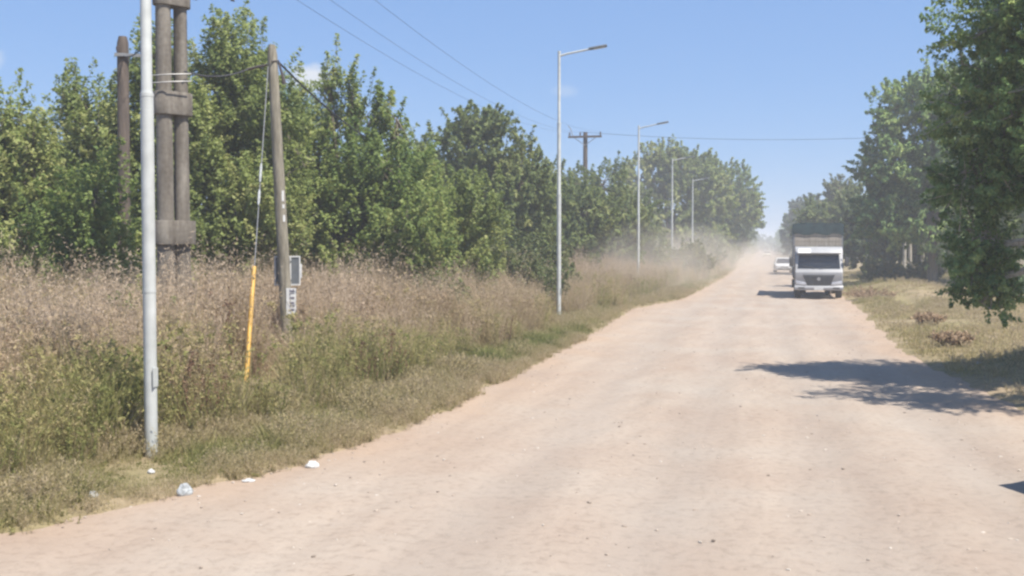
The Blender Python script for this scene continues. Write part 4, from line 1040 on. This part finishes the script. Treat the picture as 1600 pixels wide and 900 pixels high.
def car(label, loc, rz, paint):
    """compact saloon, nose towards -y, wheels on the ground"""
    c = empty('car', loc, rz); tag(c, label, 'car', 'cars on the road')
    prof = [(-2.02, .34), (-2.08, .50), (-2.04, .66), (-1.92, .74), (-.95, .92), (-.15, .96), (1.35, .98), (1.90, .96), (2.04, .86), (2.06, .55), (1.98, .34),
            (1.66, .30), (1.60, .52), (1.32, .66), (1.04, .52), (.98, .28), (-.92, .28), (-.98, .52), (-1.26, .66), (-1.54, .52), (-1.60, .30)]
    b = MB(); n = len(prof); V = []; F = []
    xs = [-.86, -.80, .80, .86]
    for j, x in enumerate(xs):
        k = 1.0 if abs(x) < .82 else .965
        for (y, z) in prof: V.append((x if abs(y) < 1.7 else x * .92, y * k, .3 + (z - .3) * (1.0 if abs(x) < .82 else .96)))
    for j in range(3):
        for i in range(n): F.append((j * n + i, j * n + (i + 1) % n, (j + 1) * n + (i + 1) % n, (j + 1) * n + i))
    F += [tuple(range(n - 1, -1, -1)), tuple(range(3 * n, 4 * n))]
    b.add(V, F).build('body', paint, c, bevel=.025)
    # glasshouse and roof
    gh = [(-.95, .93, .74), (-.28, 1.36, .58), (.85, 1.38, .58), (1.45, .97, .72)]
    V = [(-w, y, z) for y, z, w in gh] + [(w, y, z) for y, z, w in gh]
    MB().add(V, [(0, 1, 5, 4), (2, 3, 7, 6), (0, 3, 2, 1), (4, 5, 6, 7), (1, 2, 6, 5), (0, 4, 7, 3)]).build('windows', M['glass'], c, bevel=.015)
    MB().add([(-.60, -.34, 1.36), (.60, -.34, 1.36), (.60, .90, 1.38), (-.60, .90, 1.38), (-.52, -.22, 1.425), (.52, -.22, 1.425), (.52, .78, 1.44), (-.52, .78, 1.44)],
             [(0, 1, 2, 3), (4, 7, 6, 5), (0, 4, 5, 1), (1, 5, 6, 2), (2, 6, 7, 3), (3, 7, 4, 0)]).build('roof', paint, c, bevel=.02)
    for s in (-1, 1):
        for pts in ([(s * .75, -.97, .92), (s * .595, -.30, 1.375)], [(s * .73, 1.47, .96), (s * .595, .86, 1.39)], [(s * .755, .32, .95), (s * .60, .30, 1.38)]):
            MB().tube(pts, .035, 6).build('pillar', paint, c, smooth=True)
        MB().box((s * .60, -2.0, .64), (.34, .12, .13)).build('headlight', M['headlight'], c, bevel=.02)
        MB().box((s * .64, 2.02, .76), (.26, .08, .14)).build('tail_light', M['red_lens'], c, bevel=.02)
        MB().box((s * .92, -.72, .99), (.16, .09, .11)).build('mirror', paint, c, bevel=.02)
        for y in (-1.26, 1.32): wheel(c, s * .74, y, .30, .19)
        for y in (.12, 1.05): MB().box((s * .862, y, .80), (.02, .16, .03)).build('door_handle', M['truck_dark'], c)
    MB().box((0, -2.075, .62), (.70, .04, .09)).build('grille', M['truck_dark'], c)
    MB().box((0, -2.07, .42), (1.2, .05, .10)).build('air_intake', M['truck_dark'], c)
    MB().box((0, -2.095, .51), (.40, .012, .10)).build('number_plate', M['plate'], c)
    return c
car('white car driving half hidden behind the parked truck', (1.72, 106, top_z(1.7, 106)), R(2), M['car_white'])
car('pale cream car far down the road in the dust', (0.5, 262, top_z(.5, 262)), R(0), M['car_cream'])
car('dark grey car at the right edge of the frame, only its end showing', (4.33, 10.55, top_z(4, 10.5)), R(205), M['car_grey'])

# ------------------------------------------------------------------ litter
def bag(label, x, y, s, mat, seed, squash=.6, cat='litter'):
    bm = bmesh.new(); bmesh.ops.create_icosphere(bm, subdivisions=3, radius=1)
    q = np.random.default_rng(seed); w = q.normal(size=(7, 3)) * 2.2; ph = q.uniform(0, 6, 7)
    for v in bm.verts:
        p = np.array(v.co); f = 1 + .16 * sum(abs(math.sin(float(p @ w[i]) + ph[i])) for i in range(7)) / 1.6 - .35
        v.co = Vector((p[0] * f * s * 1.25, p[1] * f * s * .9, (p[2] * f * squash + .45 * squash) * s + (0.5 * s if p[2] > .86 else 0) * squash))
    me = bpy.data.meshes.new('plastic_bag'); bm.to_mesh(me); bm.free()
    o = link('plastic_bag', me, mat); o.location = (x, y, top_z(x, y)); o.rotation_euler = (0, 0, q.uniform(0, 6))
    return tag(o, label, cat, 'litter on the verges')
bag('white crumpled bag on the grass edge beside the road, brightest of the litter', -4.97, 11.41, .065, M['bag_white'], 1)
bag('upright greyish plastic bag in the grass right of the nearest lamp', -5.64, 9.79, .06, M['bag_grey'], 2, .95)
bag('pale plastic bag deep in the grass left of the nearest lamp', -6.38, 9.36, .045, M['bag_grey'], 3)
bag('small white scrap at the foot of the nearest lamp', -6.44, 10.49, .04, M['bag_white'], 4)
bag('tiny white scrap high on the grass strip below the wooden pole', -5.34, 14.17, .04, M['bag_white'], 5)
bag('flat whitish scrap on the road edge between the two bags', -5.31, 10.52, .05, M['bag_white'], 6, .3)
bag('white scrap in the weeds by the third lamp', -4.4, 54.27, .10, M['bag_white'], 7)
bag('white scrap on the right verge by the tree shadow', 4.26, 23.58, .05, M['bag_white'], 8)
bag('white scrap on the right verge near the hanging branch', 8.17, 43.2, .09, M['bag_white'], 9)
tw = MB().tube([(0, 0, .012), (.14, .01, .02), (.3, -.01, .015), (.46, .02, .02)], [.008, .01, .008, .004], 6)
tw.tube([(.2, 0, .018), (.3, .05, .03)], [.006, .003], 5)
o = tw.build('twig', M['twig'], None, smooth=True); o.location = (-3.27, 7.51, top_z(-3.2, 7.8)); o.rotation_euler = (0, 0, R(14))
tag(o, 'short dry twig lying on the road at the bottom of the picture', 'twig')

# ------------------------------------------------------------------ haze and road dust
def volume(name, mesh, dens, col, label, cat, aniso=.2):
    m = bpy.data.materials.new(name); m.use_nodes = True
    n, l = m.node_tree.nodes, m.node_tree.links; n.clear()
    out = n.new('ShaderNodeOutputMaterial'); v = n.new('ShaderNodeVolumePrincipled')
    v.inputs['Density'].default_value = dens; v.inputs['Color'].default_value = (*col, 1); v.inputs['Anisotropy'].default_value = aniso
    l.new(v.outputs[0], out.inputs['Volume'])
    o = link(name, mesh, m)
    return tag(o, label, cat, kind='stuff')
hb = MB().box((0, 0, 6.9), (3100, 3100, 17.0))
me = bpy.data.meshes.new('haze'); me.from_pydata(hb.v, [], hb.f)
volume('haze', me, .0018, (.92, .95, 1.0), 'thin pale haze over the whole scene', 'haze')
def dust(label, c, r, dens, seed):
    bm = bmesh.new(); bmesh.ops.create_icosphere(bm, subdivisions=3, radius=1)
    me = bpy.data.meshes.new('dust_cloud'); bm.to_mesh(me); bm.free()
    o = volume('dust_cloud', me, dens, (.90, .80, .69), label, 'dust', .1)
    o.location = c; o.scale = r
    nt = me.materials[0].node_tree; n, l = nt.nodes, nt.links
    v = [q for q in n if q.type == 'PRINCIPLED_VOLUME'][0]
    t = n.new('ShaderNodeTexCoord'); gr = n.new('ShaderNodeTexGradient'); gr.gradient_type = 'SPHERICAL'
    l.new(t.outputs['Object'], gr.inputs['Vector'])
    mp = n.new('ShaderNodeMapping'); mp.inputs['Location'].default_value = (seed, seed * 2, 0); mp.inputs['Scale'].default_value = (1, 2.2, 1)
    no = n.new('ShaderNodeTexNoise'); no.inputs['Scale'].default_value = 1.6; no.inputs['Detail'].default_value = 3
    l.new(t.outputs['Object'], mp.inputs['Vector']); l.new(mp.outputs[0], no.inputs['Vector'])
    mr = n.new('ShaderNodeMapRange'); mr.inputs['From Min'].default_value = .32; mr.inputs['From Max'].default_value = .68
    l.new(no.outputs['Fac'], mr.inputs['Value'])
    m1 = n.new('ShaderNodeMath'); m1.operation = 'MULTIPLY'; l.new(gr.outputs['Fac'], m1.inputs[0]); l.new(mr.outputs[0], m1.inputs[1])
    m2 = n.new('ShaderNodeMath'); m2.operation = 'MULTIPLY'; l.new(m1.outputs[0], m2.inputs[0]); m2.inputs[1].default_value = dens
    l.new(m2.outputs[0], v.inputs['Density'])
dust('pale dust hanging over the left road edge by the far lamps', (-5.6, 90, .4), (4.6, 34, 4.2), .09, 1.0)
dust('pale dust cloud trailing over the far end of the road', (-3.2, 140, .4), (5.5, 50, 3.6), .05, 2.3)
dust('thin pale dust across the road around the far cars', (1.2, 108, .4), (7.0, 38, 3.4), .035, 4.4)
dust('thin dust drifting over the weeds by the third lamp', (-6.4, 64, .6), (4.0, 22, 3.6), .085, 3.1)
